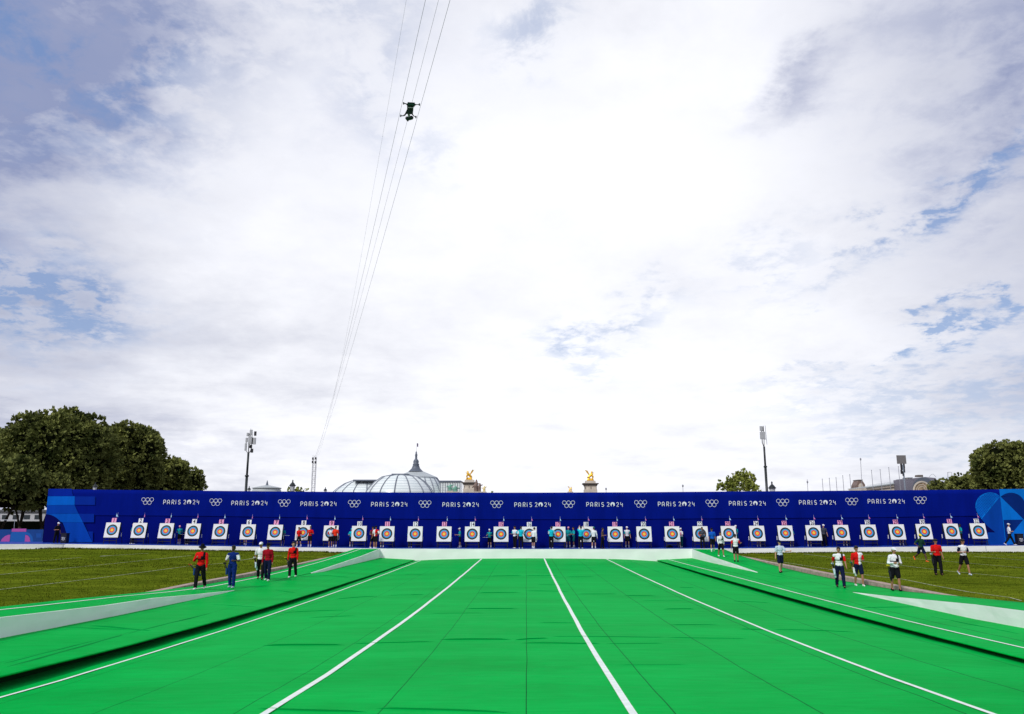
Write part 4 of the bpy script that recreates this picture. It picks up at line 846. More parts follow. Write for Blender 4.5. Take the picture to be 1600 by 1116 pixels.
S(1503, 850.2, 819.5, -100, 'person in teal shirt turned away between targets thirty one and thirty two', 'dark', teal, teal, 'short', black, 'trousers', black, 'hair', None, arms=('belly', 'belly'), Y=72.4)
S(1579.5, 852, 817.5, 80, 'person striding in white top, white cap and dark trousers at the right end', 'light', white, white, 'short', black, 'trousers', white, 'cap', white, arms=('belly', 'belly'), stride=(26, -26), knee=(6, 12), nod=8, Y=71.6)
# boxes and bag on the stage
def bin_(px, top, bot, Y, label):
    p = onY(px, bot, Y); z = stagez(p[0]); hh = (bot-top)/ppm(Y); o = empty('litter_bin', (p[0], Y, z), label, 'litter bin', 'black boxes at the ends of the stage')
    b = MB(); b.box(-.27, .27, -.25, .25, 0.03, hh, 0, .03); b.box(-.30, .30, -.28, .28, hh, hh+.05, 0, .02); b.box(-.2, .2, -.2, .2, 0, .03); fixnormals(b.build('case', mat('bin_black', (.008, .008, .022), .5, .3), o, loc=(0, 0, 0)))
    b = MB(); c0 = hh*.55
    for i, (dx, dy) in enumerate(((-.10, .04), (0, .04), (.10, .04), (-.05, -.03), (.05, -.03))): stroke(b, [(dx+.045*cos(t), c0-.12+dy+.045*sin(t)) for t in np.linspace(0, 2*math.pi, 17)[:-1]], .016, lambda q: (q[0], -.256, q[1]), True)
    x = -.15
    for ch in 'PARIS':
        for s_ in GL[ch]: stroke(b, s_, .2, lambda q, x=x: (x+q[0]*.075, -.256, c0+q[1]*.075))
        x += .062
    b.build('emblem', m_print, o, loc=(0, 0, 0))
bin_(100.5, 835.5, 849.5, 72.6, 'dark box with white mark near the left end of the stage'); bin_(1594, 836.5, 852.3, 71.6, 'dark box with white mark beside the striding person at the right end')
p = onY(1046, 852, 72.9); o = fuse([capsule((-.25, 0, .1), (.25, .05, .1), .1, .09), capsule((-.1, 0, .15), (.1, 0, .18), .09, .07)], .02, 1, 2); o.materials.append(black)
o = bpy.data.objects.new('bag', o); col.objects.link(o); o.location = (p[0], 72.9, stagez(p[0])); tag(o, 'black bag lying under target number twenty one', 'bag')

# ------------------------------------------------------------------ beyond the wall
def wz(py, Y): return H+(810-py)/FP*Y*(1+((810-py)/FP)*.204)
def wx(px, py, Y): return onY(px, py, Y)[0]
# trees
def leafmat(name, a, b_): return mat(name, a, .75, .12, 0, .45, 0, 1, 0, b_)
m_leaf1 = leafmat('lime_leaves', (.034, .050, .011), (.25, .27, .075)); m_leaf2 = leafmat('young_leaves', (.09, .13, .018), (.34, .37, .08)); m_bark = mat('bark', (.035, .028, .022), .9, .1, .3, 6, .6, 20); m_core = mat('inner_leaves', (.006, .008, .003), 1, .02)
def tree(x, y, top, bot, rx, ry, m, label, seed, leaf=.40, nl=52, dens=1.0, group='clipped trees beyond the wall', flat=2.6, core=True, fork=3, zbase=-.3):
    rg = np.random.default_rng(seed); root = empty('tree', (x, y, zbase), label, 'tree', group)
    cz = (top+bot)/2-zbase; rz = (top-bot)/2
    # lobes over a rounded block
    L = []
    for i in range(nl):
        u = rg.uniform(-.75, 1); t = i*2.39996+rg.uniform(-.3, .3); c = math.sqrt(max(0, 1-abs(u)**flat)**(2/flat)) if True else 0
        k = rg.uniform(.64, .76) if core else rg.uniform(.35, .85)
        L.append((np.array([c*cos(t)*rx*k, c*sin(t)*ry*k, cz+u*rz*k]), rg.uniform(.26, .36)*min(rx, rz)*(1 if core else .8)))
    V = []; 
    for c, r in L:
        n = int(7.5*r*r/leaf/leaf*dens)
        d = rg.normal(size=(n, 3)); d /= np.linalg.norm(d, axis=1)[:, None]
        out = (c-np.array([0, 0, cz])); out = out/(np.linalg.norm(out)+1e-6); keep = d@out > -.25; d = d[keep]; n = len(d)
        p = c+d*r*rg.uniform(.82, 1.12, (n, 1))
        for j in range(4):      # rosettes of leaves pointing outwards
            a = d+rg.normal(0, .55, (n, 3))+np.array([0, 0, .15]); a /= np.linalg.norm(a, axis=1)[:, None]
            s_ = np.cross(a, rg.normal(size=(n, 3))); s_ /= np.linalg.norm(s_, axis=1)[:, None]
            q = leaf*rg.uniform(.7, 1.3, (n, 1)); V.append(np.stack([p-s_*q*.12, p+a*q*.55-s_*q*.42, p+a*q*1.15, p+a*q*.55+s_*q*.42], 1).reshape(-1, 3))
    V = np.concatenate(V); nq = len(V)//4
    me = bpy.data.meshes.new('crown'); me.vertices.add(len(V)); me.vertices.foreach_set('co', V.astype(np.float32).ravel()); me.loops.add(len(V)); me.loops.foreach_set('vertex_index', np.arange(len(V))); me.polygons.add(nq)
    me.polygons.foreach_set('loop_start', np.arange(nq)*4); me.polygons.foreach_set('loop_total', np.full(nq, 4)); me.materials.append(m); me.update()
    o = bpy.data.objects.new('crown', me); col.objects.link(o); o.parent = root
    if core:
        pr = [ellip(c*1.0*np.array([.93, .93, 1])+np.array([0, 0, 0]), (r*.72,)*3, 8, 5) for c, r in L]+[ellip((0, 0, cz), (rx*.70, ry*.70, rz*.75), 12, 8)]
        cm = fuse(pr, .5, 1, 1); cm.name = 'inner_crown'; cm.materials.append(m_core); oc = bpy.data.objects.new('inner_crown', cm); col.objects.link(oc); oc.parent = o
    b = MB(); hf = (bot-zbase)*.55
    b.tube([(0, 0, -.3), (.03, 0, hf*.5), (.05, .02, hf)], [.24, .2, .18], 8)
    for i in range(fork):
        t = i*2*PI/fork+seed; e = np.array([cos(t)*rx*.45, sin(t)*ry*.4, cz-rz*.1]); m1 = np.array([cos(t)*rx*.2, sin(t)*ry*.15, (hf+cz-rz*.5)/2+.4]); b.tube([(.05, .02, hf-.1), m1, e], [.15, .12, .05], 6)
        for j in range(2 if not core else 1):
            t2 = t+rg.uniform(-.9, .9); b.tube([m1, m1+(e-m1)*.5+np.array([cos(t2), sin(t2), .8])*rx*.2, e+np.array([cos(t2)*rx*.3, sin(t2)*ry*.3, rz*rg.uniform(.1, .5)])], [.09, .07, .02], 5)
    b.build('trunk', m_bark, root, True, loc=(0, 0, 0))
    return root
def T(cx, l, r, topy, boty, Y, *a, ry=None, **k):
    topy += 5; l += 4; r -= 4
    x = wx(cx, 790, Y); rx = (r-l)/2/ppm(Y); return tree(x, Y, wz(topy, Y), wz(boty, Y), rx, ry or rx, *a, **k)
T(84, -12, 168, 642, 800, 100, m_leaf1, 'tallest broad dark green tree behind the left end of the wall', 11, nl=70)
T(190, 130, 246, 657, 790, 116, m_leaf1, 'rounded dark tree just right of the tallest one at left', 12, nl=60)
T(252, 210, 294, 709, 800, 132, m_leaf1, 'lower tree stepping down to the right beside the tall left trees', 13, nl=50)
T(292, 262, 319, 728, 800, 146, m_leaf1, 'smallest end tree of the left row before open sky', 14, nl=44)
T(4, -62, 62, 712, 806, 90, m_leaf1, 'darker low crowned tree filling the left edge above the pale fence', 15, nl=55)
T(-48, -120, 22, 668, 800, 108, m_leaf1, 'tree cut by the left edge of the photo behind the low crowned one', 16, nl=50)
T(68, 28, 112, 735, 800, 93, m_leaf1, 'low tree with leaning trunk directly left of the wall end', 17, nl=40)
T(34, 0, 70, 750, 801, 104, m_leaf1, 'small dark tree between the low crowned trees at left', 18, nl=36)
T(1586, 1527, 1645, 693, 800, 128, m_leaf1, 'big dark rounded tree at the right edge behind the wall', 21, nl=64)
T(1512, 1484, 1545, 736, 800, 150, m_leaf1, 'middle dark tree left of the big one at the right edge', 22, nl=48)
T(1472, 1451, 1494, 745, 800, 172, m_leaf1, 'smallest dark tree at right next to the arched roof', 23, nl=40)
T(1159, 1123, 1196, 734, 800, 185, m_leaf2, 'loose light green tree beside the right antenna pole', 31, leaf=.55, nl=46, dens=.85, core=False, group=None, flat=2.0, fork=5)
T(462, 446, 489, 757, 790, 230, m_leaf2, 'yellow green treetop showing behind the left street lantern', 32, leaf=.6, nl=40, dens=.7, core=False, group=None, fork=4)
T(442, 434, 452, 763, 790, 235, m_leaf2, 'tiny treetop left of the left street lantern', 33, leaf=.6, nl=24, dens=.7, core=False, group=None, fork=4)
T(503, 496, 511, 764.5, 790, 240, m_leaf2, 'tiny treetop beside the thin black finial left of the glass hall', 34, leaf=.6, nl=20, dens=.7, core=False, group=None, fork=4)
T(767, 757, 778, 763, 790, 330, m_leaf2, 'low sunlit treetop right of the gilded statue on the left pylon', 35, leaf=.8, nl=22, dens=.6, core=False, group=None, fork=4)
# pale strip of building and fence left of the wall
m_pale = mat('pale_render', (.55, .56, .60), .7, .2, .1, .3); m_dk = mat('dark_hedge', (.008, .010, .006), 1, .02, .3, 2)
Y = 125; a, b0 = wx(-160, 800, Y), wx(130, 800, Y); z0, z1, z2 = wz(840, Y), wz(815.5, Y), wz(800, Y)
o = empty('low_building', ((a+b0)/2, Y, -.5), 'long low pale building seen between the trunks at the left edge', 'building')
b = MB(); b.box(a, b0, Y, Y+8, z1, z2, 0, .05); b.build('wall', m_pale, o); b = MB(); b.box(a, b0, Y+.1, Y+7.9, -.5, z1-.01); b.build('plinth', mat('dark_plinth', (.03, .028, .026), .9, .1, .3, .6), o)
b = MB(); b.box(a-.3, b0+.3, Y-.3, Y+8.3, z2+.003, z2+.3); b.build('roof', mat('zinc', (.12, .13, .15), .5, .5), o)
for i, px in enumerate(range(-60, 72, 17)):
    x = wx(px, 808, Y); b = MB(); b.box(x-.5, x+.5, Y-.03, Y+.1, z1+.4, z2-.5); b.build('window', mat('dark_glass', (.02, .03, .04), .15, .6), o)
Yf = 76.0; fa, fb = wx(-80, 840, Yf), wx(66.5, 840, Yf)
o = empty('banner_fence', ((fa+fb)/2, Yf, stagez(fa)), 'low fence banner printed in blue and pink left of the wall', 'fence')
zt = wz(827, Yf); zb = stagez(fb)-.1
b = MB(); b.box(fa, fb, Yf, Yf+.05, zb, zt); b.build('banner', mat('fence_blue', (.004, .05, .22), .6, .2, .1, 1), o)
def FP_(l, lay): return [tuple(onY(x/10.15, 760+y/10.15, Yf-.006*lay)) for x, y in l]
def fart(polys, m, lay, nm='printed_shape'):
    for l in polys: b = MB(); P = FP_(l, lay); b.add(P, [tuple(range(len(P)))]); fixnormals(b.build(nm, m, o))
fart([[(190, 672), (418, 672), (416, 720), (185, 720)], [(0, 890), (0, 915), (145, 915), (163, 770), (130, 770), (80, 790), (30, 835)], [(403, 770), (388, 915), (470, 915), (478, 870), (470, 815), (440, 780)]], mat('fence_pink', (.40, .08, .32), .6, .2), 2)
fart([[(188, 724), (420, 724), (470, 745), (515, 800), (525, 870), (520, 918), (475, 918), (480, 860), (470, 800), (440, 768), (400, 765), (390, 915), (155, 915), (168, 770)]], mat('fence_blue_light', (.008, .10, .36), .6, .2), 1)
fart([[(575, 745), (655, 745), (650, 815), (572, 815)]], mat('fence_blue_mid', (.006, .07, .30), .6, .2), 1)
b = MB(); b.tube([(wx(-30, 812, 78), 78, wz(812.5, 78)), (wx(23, 812, 78), 78, wz(812.5, 78)), (wx(22.6, 827, 78), 78, stagez(-40))], .03, 6); tag(b.build('rail_frame', mat('steel', (.4, .42, .45), .4, .5), None), 'thin grey metal frame standing behind the low fence banner at left', 'frame')
# shady hedge behind the fence
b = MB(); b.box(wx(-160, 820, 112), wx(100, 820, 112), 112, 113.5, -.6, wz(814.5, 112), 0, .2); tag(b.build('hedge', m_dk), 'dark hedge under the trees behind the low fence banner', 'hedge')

m_post = mat('dark_post', (.014, .020, .022), .45, .4); m_eq = mat('grey_antenna', (.42, .43, .45), .55, .3, .08, 5); m_eqd = mat('dark_bracket', (.02, .02, .025), .5, .4)
def blk(x, y, z, w, d, h, m, parent, nm, bev=.02):
    b = MB(); b.box(x-w/2, x+w/2, y-d/2, y+d/2, z, z+h, 0, bev); return fixnormals(b.build(nm, m, parent, loc=(0, 0, 0)))
# telecom pole left: 1 photo pixel = u metres
Y = 95; u = 1/ppm(Y); x = wx(384.3, 766, Y); z0 = wz(766, Y)
o = empty('antenna_pole', (x, Y, -.5), 'dark pole crowned with a cluster of pale antennas left of centre', 'antenna pole'); Z = lambda py: wz(py, Y)+.5
b = MB(); b.tube([(0, 0, 0), (0, 0, Z(746))], .155, 12); b.tube([(0, 0, Z(746)), (0, 0, Z(712))], .125, 12); b.build('pole', m_post, o, True, loc=(0, 0, 0))
b = MB(); b.lathe((0, 0, Z(746)), [(.16, -.12), (.24, -.06), (.24, .06), (.14, .12)], 14); b.build('collar', m_post, o, True, loc=(0, 0, 0))
b = MB(); b.tube([(0, 0, Z(712)), (-.05, 0, Z(682))], .05, 6); b.tube([(0, 0, Z(713)), (.33, 0, Z(706)), (.30, 0, Z(680))], .045, 6); b.tube([(0, 0, Z(713)), (-.35, 0, Z(707)), (-.36, 0, Z(690))], .045, 6); b.tube([(0, 0, Z(704)), (0, .3, Z(700)), (0, .3, Z(684))], .045, 6); b.build('bracket', m_eqd, o, True, loc=(0, 0, 0))
for (dx, dy, p0, p1, w, m) in [(.02, -.15, 698, 687, .44, m_eq), (.02, -.15, 684.5, 676.5, .30, m_eq), (.52, -.05, 698.5, 688.5, .34, m_eq), (.50, 0, 685.5, 678.8, .26, m_eqd), (-.38, -.02, 686, 681, .26, m_eq), (-.44, -.02, 695, 688.5, .24, m_eq), (-.42, -.1, 708, 697, .22, m_eq), (.26, .05, 698, 688, .12, m_eqd), (.08, .25, 704, 699, .3, m_eqd), (.38, -.05, 711, 705, .3, m_eqd)]: blk(dx+(712-p1)*.0055*1.0, dy, Z(p0), w, .16, Z(p1)-Z(p0), m, o, 'antenna_box')
b = MB(); b.tube([(.1, 0, Z(678)), (.1, 0, Z(674.5))], .015, 5); b.build('whip_aerial', m_eqd, o, loc=(0, 0, 0))
# telecom pole right
x = wx(1198.2, 766, Y)
o = empty('antenna_pole', (x, Y, -.5), 'dark pole with one pale box antenna on top, beside the light green tree', 'antenna pole')
b = MB(); b.tube([(0, 0, 0), (0, 0, Z(733))], .15, 12); b.tube([(0, 0, Z(733)), (0, 0, Z(703))], .115, 12); b.build('pole', m_post, o, True, loc=(0, 0, 0))
b = MB(); b.lathe((0, 0, Z(733)), [(.15, -.12), (.21, -.05), (.21, .05), (.12, .12)], 14); b.build('collar', m_post, o, True, loc=(0, 0, 0))
b = MB(); b.tube([(0, 0, Z(704)), (-.18, 0, Z(697)), (-.18, 0, Z(674))], .05, 6); b.tube([(0, 0, Z(704)), (.06, 0, Z(690)), (.06, 0, Z(672))], .04, 6); b.build('bracket', m_eqd, o, True, loc=(0, 0, 0))
blk(-.12, -.12, Z(692), .60, .2, Z(681)-Z(692), m_eq, o, 'antenna_box'); blk(-.22, -.05, Z(679.5), .34, .18, Z(672.5)-Z(679.5), m_eq, o, 'antenna_box'); blk(.0, 0, Z(680), .16, .16, Z(674)-Z(680), m_eqd, o, 'antenna_box')
b = MB(); b.tube([(.36, 0, Z(700)), (.28, 0, Z(671.5))], .022, 5); b.tube([(.05, 0, Z(692)), (.34, 0, Z(692))], .02, 5); b.build('whip_aerial', m_eqd, o, loc=(0, 0, 0))
# pole with square panel, right
Y2 = 120; x = wx(1414.5, 766, Y2); Z2 = lambda py: wz(py, Y2)+.5
o = empty('antenna_pole', (x, Y2, -.5), 'slim grey pole topped by a square grey panel at right', 'antenna pole')
b = MB(); b.tube([(0, 0, 0), (0, 0, Z2(730))], .11, 10); b.build('pole', mat('grey_post', (.16, .19, .24), .5, .4), o, True, loc=(0, 0, 0))
blk(-.18, -.1, Z2(729), 1.36, .14, Z2(716.3)-Z2(729), mat('panel_grey', (.17, .165, .17), .6, .3), o, 'square_panel')
for dx, p0, p1 in ((-.25, 738, 729), (.12, 742, 731), (-.05, 747, 740), (-.3, 744, 738), (.15, 735, 729)): blk(dx, 0, Z2(p0), .22, .2, Z2(p1)-Z2(p0), m_eqd, o, 'bracket_box')
# lattice tower holding the camera cables
Y3 = 160; xt = wx(489.2, 766, Y3); o = empty('lattice_tower', (xt, Y3, -.5), 'slim pale lattice tower carrying the cables above the wall', 'tower'); Z3 = lambda py: wz(py, Y3)+.5
b = MB(); w = .31
for sx in (-1, 1):
    for sy in (-1, 1): b.tube([(sx*w, sy*w, 0), (sx*w, sy*w, Z3(718))], .045, 5)
zz_ = 0; i = 0
while zz_ < Z3(720):
    for (ax, ay, bx, by) in ((-w, -w, w, -w), (w, -w, w, w), (w, w, -w, w), (-w, w, -w, -w)): b.tube([(ax, ay, zz_), (bx, by, zz_)], .022, 4); b.tube([(ax, ay, zz_) if i % 2 else (bx, by, zz_), (bx, by, zz_+.8) if i % 2 else (ax, ay, zz_+.8)], .018, 4)
    zz_ += .8; i += 1
b.build('mast', mat('galvanised', (.42, .43, .46), .5, .5), o, loc=(0, 0, 0))
for dx, py in ((-.28, 722), (.28, 721.5), (-.3, 727), (.28, 727.5)): blk(dx, -.35, Z3(py), .24, .3, .45, m_eqd, o, 'pulley_block')
# cable camera
m_cab = mat('steel_cable', (.12, .12, .15), .4, .4); m_camb = mat('camera_black', (.006, .016, .016), .45, .4, .1, 8); m_cams = mat('camera_silver', (.45, .46, .5), .35, .6)
Yc = 33.0; C0 = onY(640, 172, Yc); uc = Yc/FP*.93
def plane_pt(px, py, A, B):        # where the view ray meets the vertical plane through A and B
    r = ray(px, py); n = np.array([B[1]-A[1], -(B[0]-A[0])]); den = n@r[:2]; t = n@np.array(A[:2])/den; return np.array([0, 0, H])+r*t
def cable(pts, off, label, rad=.008):
    A = (C0[0]+off, Yc); B = (xt+off*.35, Y3); P = []
    for (px, py) in pts: P.append(plane_pt(px, py, A, B))
    P.sort(key=lambda p: -p[1]); ys = np.array([p[1] for p in P]); 
    end = np.array([xt+off*.35, Y3, wz(721, Y3)]); P = [end]+[p for p in P if p[1] < Y3-8]
    ys = np.array([p[1] for p in P])[::-1]; xs_ = np.array([p[0] for p in P])[::-1]; zs_ = np.array([p[2] for p in P])[::-1]
    if len(ys) > 3: cf = np.polyfit(ys, zs_, 2)
    yy = np.linspace(8, Y3, 60); b = MB(); b.tube([(A[0]+(B[0]-A[0])*(y-A[1])/(B[1]-A[1]), y, float(np.polyval(cf, y))) for y in yy], rad, 5); tag(b.build('cable', m_cab), label, 'cable', 'cables carrying the overhead camera')
    return cf
cfA = cable([(698, 0), (659, 155), (651, 189), (619, 321), (579, 447), (539, 573)], (656-640)*uc, 'rightmost steel cable running past the hanging camera', .0075)
cfB = cable([(663, 0), (631, 158), (616, 229), (579, 367), (550, 493), (525, 608)], (627-640)*uc, 'left carrying steel cable of the hanging camera', .0075)
cfC = cable([(681, 0), (648, 155), (636, 192), (608, 304), (565, 459), (530, 590)], (642-640)*uc, 'middle steel cable ending in the hanging camera', .0055)
cable([(640, 0), (605, 166), (565, 367), (522, 631)], (603-640)*uc, 'thin faint cable apart to the left of the camera', .0038)
o = empty('cable_camera', tuple(C0), 'black camera cradle with four wheel arms hanging on cables in the sky', 'cable camera')
# cradle seen from below and behind: built in a tilted frame facing us
er = ray(640, 172); er /= np.linalg.norm(er); ez = np.array([0, 0, 1.])-er*er[2]; ez /= np.linalg.norm(ez); ex = np.cross(er, ez)
def CP(px, py, d=0): return C0+ex*(px-640)*uc/.985+ez*(172-py)*uc/.985+er*d
def cprism(l, d0, d1, m, nm):
    b = MB(); n = len(l); Pp = [CP(600+x/13.95, 130+y/13.95, d0) for x, y in l]+[CP(600+x/13.95, 130+y/13.95, d1) for x, y in l]
    b.add(Pp, [tuple(range(n)), tuple(range(2*n-1, n-1, -1))]+[(i, n+i, n+(i+1) % n, (i+1) % n) for i in range(n)]); return fixnormals(b.build(nm, m, o))
cprism([(505, 400), (685, 400), (690, 470), (655, 520), (650, 600), (640, 690), (480, 690), (470, 640), (495, 560), (490, 470)], -.12, .14, m_camb, 'frame')
cprism([(520, 430), (670, 430), (665, 470), (520, 470)], -.16, -.12, mat('camera_green', (.01, .05, .045), .4, .4), 'front_plate')
cprism([(510, 520), (655, 520), (652, 536), (510, 536)], -.15, -.12, m_cams, 'rail')
for l in ([(405, 425), (470, 432), (500, 440), (500, 500), (480, 470), (460, 455), (405, 448)], [(800, 425), (740, 435), (690, 430), (670, 510), (695, 470), (735, 452), (800, 450)], [(340, 730), (400, 725), (440, 690), (480, 600), (490, 680), (450, 735), (400, 750), (340, 752)], [(720, 735), (680, 720), (650, 690), (640, 640), (620, 700), (660, 730), (720, 758)]): cprism(l, -.04, .04, m_camb, 'arm')
for x_, y_ in ((405, 436), (800, 438), (340, 742), (722, 747)):
    b = MB(); b.tube([CP(600+x_/13.95, 130+(y_-30)/13.95), CP(600+x_/13.95, 130+(y_+30)/13.95)], [.028, .028], 8); b.build('wheel', m_camb, o, True)
def blob_(l, r, m, nm): me = fuse([capsule(np.array(CP(600+a/13.95, 130+c/13.95))-C0, np.array(CP(600+e/13.95, 130+f/13.95))-C0, r, r2) for a, c, e, f, r2 in l], .012, 1, 1); me.materials.append(m); q = bpy.data.objects.new(nm, me); me.name = nm; col.objects.link(q); q.parent = o
blob_([(560, 790, 610, 770, .095), (500, 790, 520, 840, .05)], .085, m_camb, 'camera_head'); blob_([(540, 690, 550, 740, .06)], .05, m_cams, 'gimbal'); blob_([(590, 735, 620, 740, .03), (480, 660, 560, 650, .018)], .02, m_cams, 'gimbal_ring')
# glass hall with central dome, far away
Yg = 640; ug = 1/ppm(Yg); m_zinc = mat('zinc_dark', (.11, .13, .17), .5, .4, .15, .1); m_zl = mat('zinc_pale', (.42, .46, .48), .5, .4, .12, .08); m_rib = mat('dome_rib', (.16, .18, .23), .5, .4)
def glassmat():
    m = bpy.data.materials.new('hall_glass'); m.use_nodes = True; nt = m.node_tree; b = nt.nodes['Principled BSDF']; b.inputs['Roughness'].default_value = .25
    t = nt.nodes.new('ShaderNodeTexCoord'); sp = nt.nodes.new('ShaderNodeSeparateXYZ'); nt.links.new(t.outputs['Object'], sp.inputs[0])
    def Mt(op, x, y=0.0):
        n = nt.nodes.new('ShaderNodeMath'); n.operation = op
        for i, q in enumerate((x, y)):
            if isinstance(q, (int, float)): n.inputs[i].default_value = q
            else: nt.links.new(q, n.inputs[i])
        return n.outputs[0]
    f = Mt('LESS_THAN', Mt('FRACT', Mt('DIVIDE', sp.outputs[2], 2.1)), .20)
    n = nt.nodes.new('ShaderNodeTexNoise'); n.inputs['Scale'].default_value = .12; nt.links.new(t.outputs['Object'], n.inputs[0])
    r = nt.nodes.new('ShaderNodeValToRGB'); r.color_ramp.elements[0].color = (.66, .74, .74, 1); r.color_ramp.elements[1].color = (.84, .88, .88, 1); nt.links.new(n.outputs['Fac'], r.inputs[0])
    mx = nt.nodes.new('ShaderNodeMix'); mx.data_type = 'RGBA'; nt.links.new(f, mx.inputs[0]); nt.links.new(r.outputs[0], mx.inputs[6]); mx.inputs[7].default_value = (.48, .55, .58, 1); nt.links.new(mx.outputs[2], b.inputs['Base Color']); return m
m_glass = glassmat(); Zg = lambda py: wz(py, Yg)
def X(px): return wx(px, 766, Yg)
hall = empty('glass_hall', (X(640), Yg, 0), 'great glass roofed hall with ribbed dome and spire behind the wall', 'building')
def dome(cx, cy, prof, nr, rr, nm, a0=0, a1=2*PI, ang0=0):
    P = [(r/ppm(cy), wz(py, cy)) for r, py in prof]; b = MB(); b.lathe((cx, cy, 0), P, 48, 0, a0, a1); d = b.build(nm, m_glass, hall, True)
    for i in range(nr):
        t = ang0+i*2*PI/nr; b = MB(); b.tube([(cx+(r+rr*.4)*cos(t), cy+(r+rr*.4)*sin(t), z) for r, z in P], rr, 4); q = b.build('rib', m_rib, d)
        q.location = tuple(-np.array(hall.location)) if False else (0, 0, 0); 
        q.data.transform(Matrix.Translation(-Vector(hall.location)))
    return d
dome(wx(650, 766, Yg+40), Yg+40, [(31, 748.8), (36, 756), (41, 766), (45, 778), (46, 800)], 22, .45, 'dome', ang0=.1)
dome(X(625), Yg, [(12, 745), (27, 748), (38, 755.5), (46, 764), (50, 770), (55, 785), (56, 805)], 14, .5, 'apse', ang0=PI/2*3+.0)
dome(wx(573, 766, Yg+30), Yg+30, [(22, 754), (33, 758), (42, 764), (49, 770), (53, 785), (54, 805)], 16, .42, 'nave_end', ang0=.2)
Zh = lambda py: wz(py, Yg+39)
b = MB(); b.lathe((wx(650, 766, Yg+40), Yg+40, 0), [(11*ug*1.06, Zh(739.5)), (31.5*ug*1.06, Zh(748)), (32.5*ug*1.06, Zh(749)), (32*ug*1.06, Zh(750)), (29*ug*1.06, Zh(750.4))], 40); b.build('dome_roof', m_zl, hall, True)
b = MB(); b.lathe((wx(649, 766, Yg+38), Yg+38, 0), [(11.5*ug*1.06, Zh(740)), (9.5*ug*1.06, Zh(738)), (6.5*ug*1.06, Zh(735)), (4.6*ug*1.06, Zh(730)), (5*ug*1.06, Zh(729.5)), (5*ug*1.06, Zh(728.5)), (3.8*ug*1.06, Zh(728)), (4.4*ug*1.06, Zh(725)), (3.4*ug*1.06, Zh(722.5)), (1.8*ug*1.06, Zh(721)), (1.6*ug*1.06, Zh(716)), (2.2*ug*1.06, Zh(715.3)), (1.2*ug*1.06, Zh(713)), (1.3*ug*1.06, Zh(711.5)), (.3*ug*1.06, Zh(709))], 16); b.build('lantern', m_zinc, hall, True)
b = MB(); b.tube([(wx(649.6, 766, Yg+38), Yg+38, Zh(709)), (wx(649.8, 766, Yg+38), Yg+38, Zh(697))], .12, 5); fp = b.build('flagpole', m_zinc, hall)
b = MB(); b.grid([[(wx(650, 766, Yg+40)+i*.35, Yg+38+.3*sin(i), Zh(697)-.1*i-k*1.0) for i in range(5)] for k in range(4)]); q = b.build('flag', [mat('flag_dull', (.20, .16, .24), .8)], fp); q.data.transform(Matrix.Translation(-Vector(hall.location)))
def bar(px0, px1, py, y, h, m, nm, dep=1.5): b = MB(); b.box(wx(px0, 766, y), wx(px1, 766, y), y, y+dep, wz(py, y), wz(py, y)+h, 0, .05); return fixnormals(b.build(nm, m, hall))
bar(611, 636.5, 745.3, Yg-7, 1.3, m_zinc, 'cornice', 14); bar(551, 592, 754, Yg+8, 1.2, m_zinc, 'cornice', 30); bar(686, 720, 755.5, Yg+12, 1.2, m_zinc, 'cornice', 26); 
b = MB(); b.box(wx(687, 766, Yg+13), wx(719, 766, Yg+13), Yg+13, Yg+37, Zg(800), wz(755.7, Yg+13)); wv_ = b.build('nave_wing', m_glass, hall)
for i in range(9):
    xx = wx(688+i*3.8, 766, Yg+13); b = MB(); b.box(xx-.18, xx+.18, Yg+12.7, Yg+12.99, Zg(798), Zg(755.8)); q = b.build('rib', m_rib, wv_); q.data.transform(Matrix.Translation(-Vector(hall.location)))
# nave roof between end dome and apse
b = MB(); rows = []
for px in np.linspace(573, 640, 10): rows.append([(wx(px, 766, Yg+30), Yg+30+s*r*ug, wz(py, Yg+30)) for s, prof in ((-1, [(54, 805), (49, 770), (33, 758), (10, 754)]), (1, [(10, 754), (33, 758), (49, 770), (54, 805)])) for r, py in prof])
b.grid(rows); b.build('nave', m_glass, hall, True)
b = MB(); b.box(X(520), X(735), Yg-26, Yg+90, -1, Zg(790)); b.build('wall', mat('hall_stone', (.42, .38, .31), .8, .2, .1, .1), hall)
# round building far left
Yr = 420; ur = 1/ppm(Yr); Zr = lambda py: wz(py, Yr); cx = wx(416.8, 766, Yr)
o = empty('round_hall', (cx, Yr, 0), 'low round pavilion with conical roof and small finial, left of the lantern', 'building')
b = MB(); b.lathe((0, 0, 0), [(2.0*ur, Zr(760)), (9*ur, Zr(761.3)), (17*ur, Zr(763)), (21.5*ur, Zr(764)), (22*ur, Zr(765)), (20.5*ur, Zr(765.3))], 32); b.build('roof', m_zl, o, True, loc=(0, 0, 0))
b = MB(); b.lathe((0, 0, 0), [(20.5*ur, Zr(765.2)), (20.5*ur, Zr(767.2)), (21.5*ur, Zr(767.5)), (21.5*ur, 0)], 32); b.build('wall', m_zl, o, True, loc=(0, 0, 0))
b = MB(); b.lathe((0, 0, 0), [(2.3*ur, Zr(760.2)), (1.3*ur, Zr(757.5)), (1.5*ur, Zr(756.5)), (.7*ur, Zr(755)), (.8*ur, Zr(754)), (.1, Zr(752.8))], 12); b.build('finial', m_zinc, o, True, loc=(0, 0, 0))
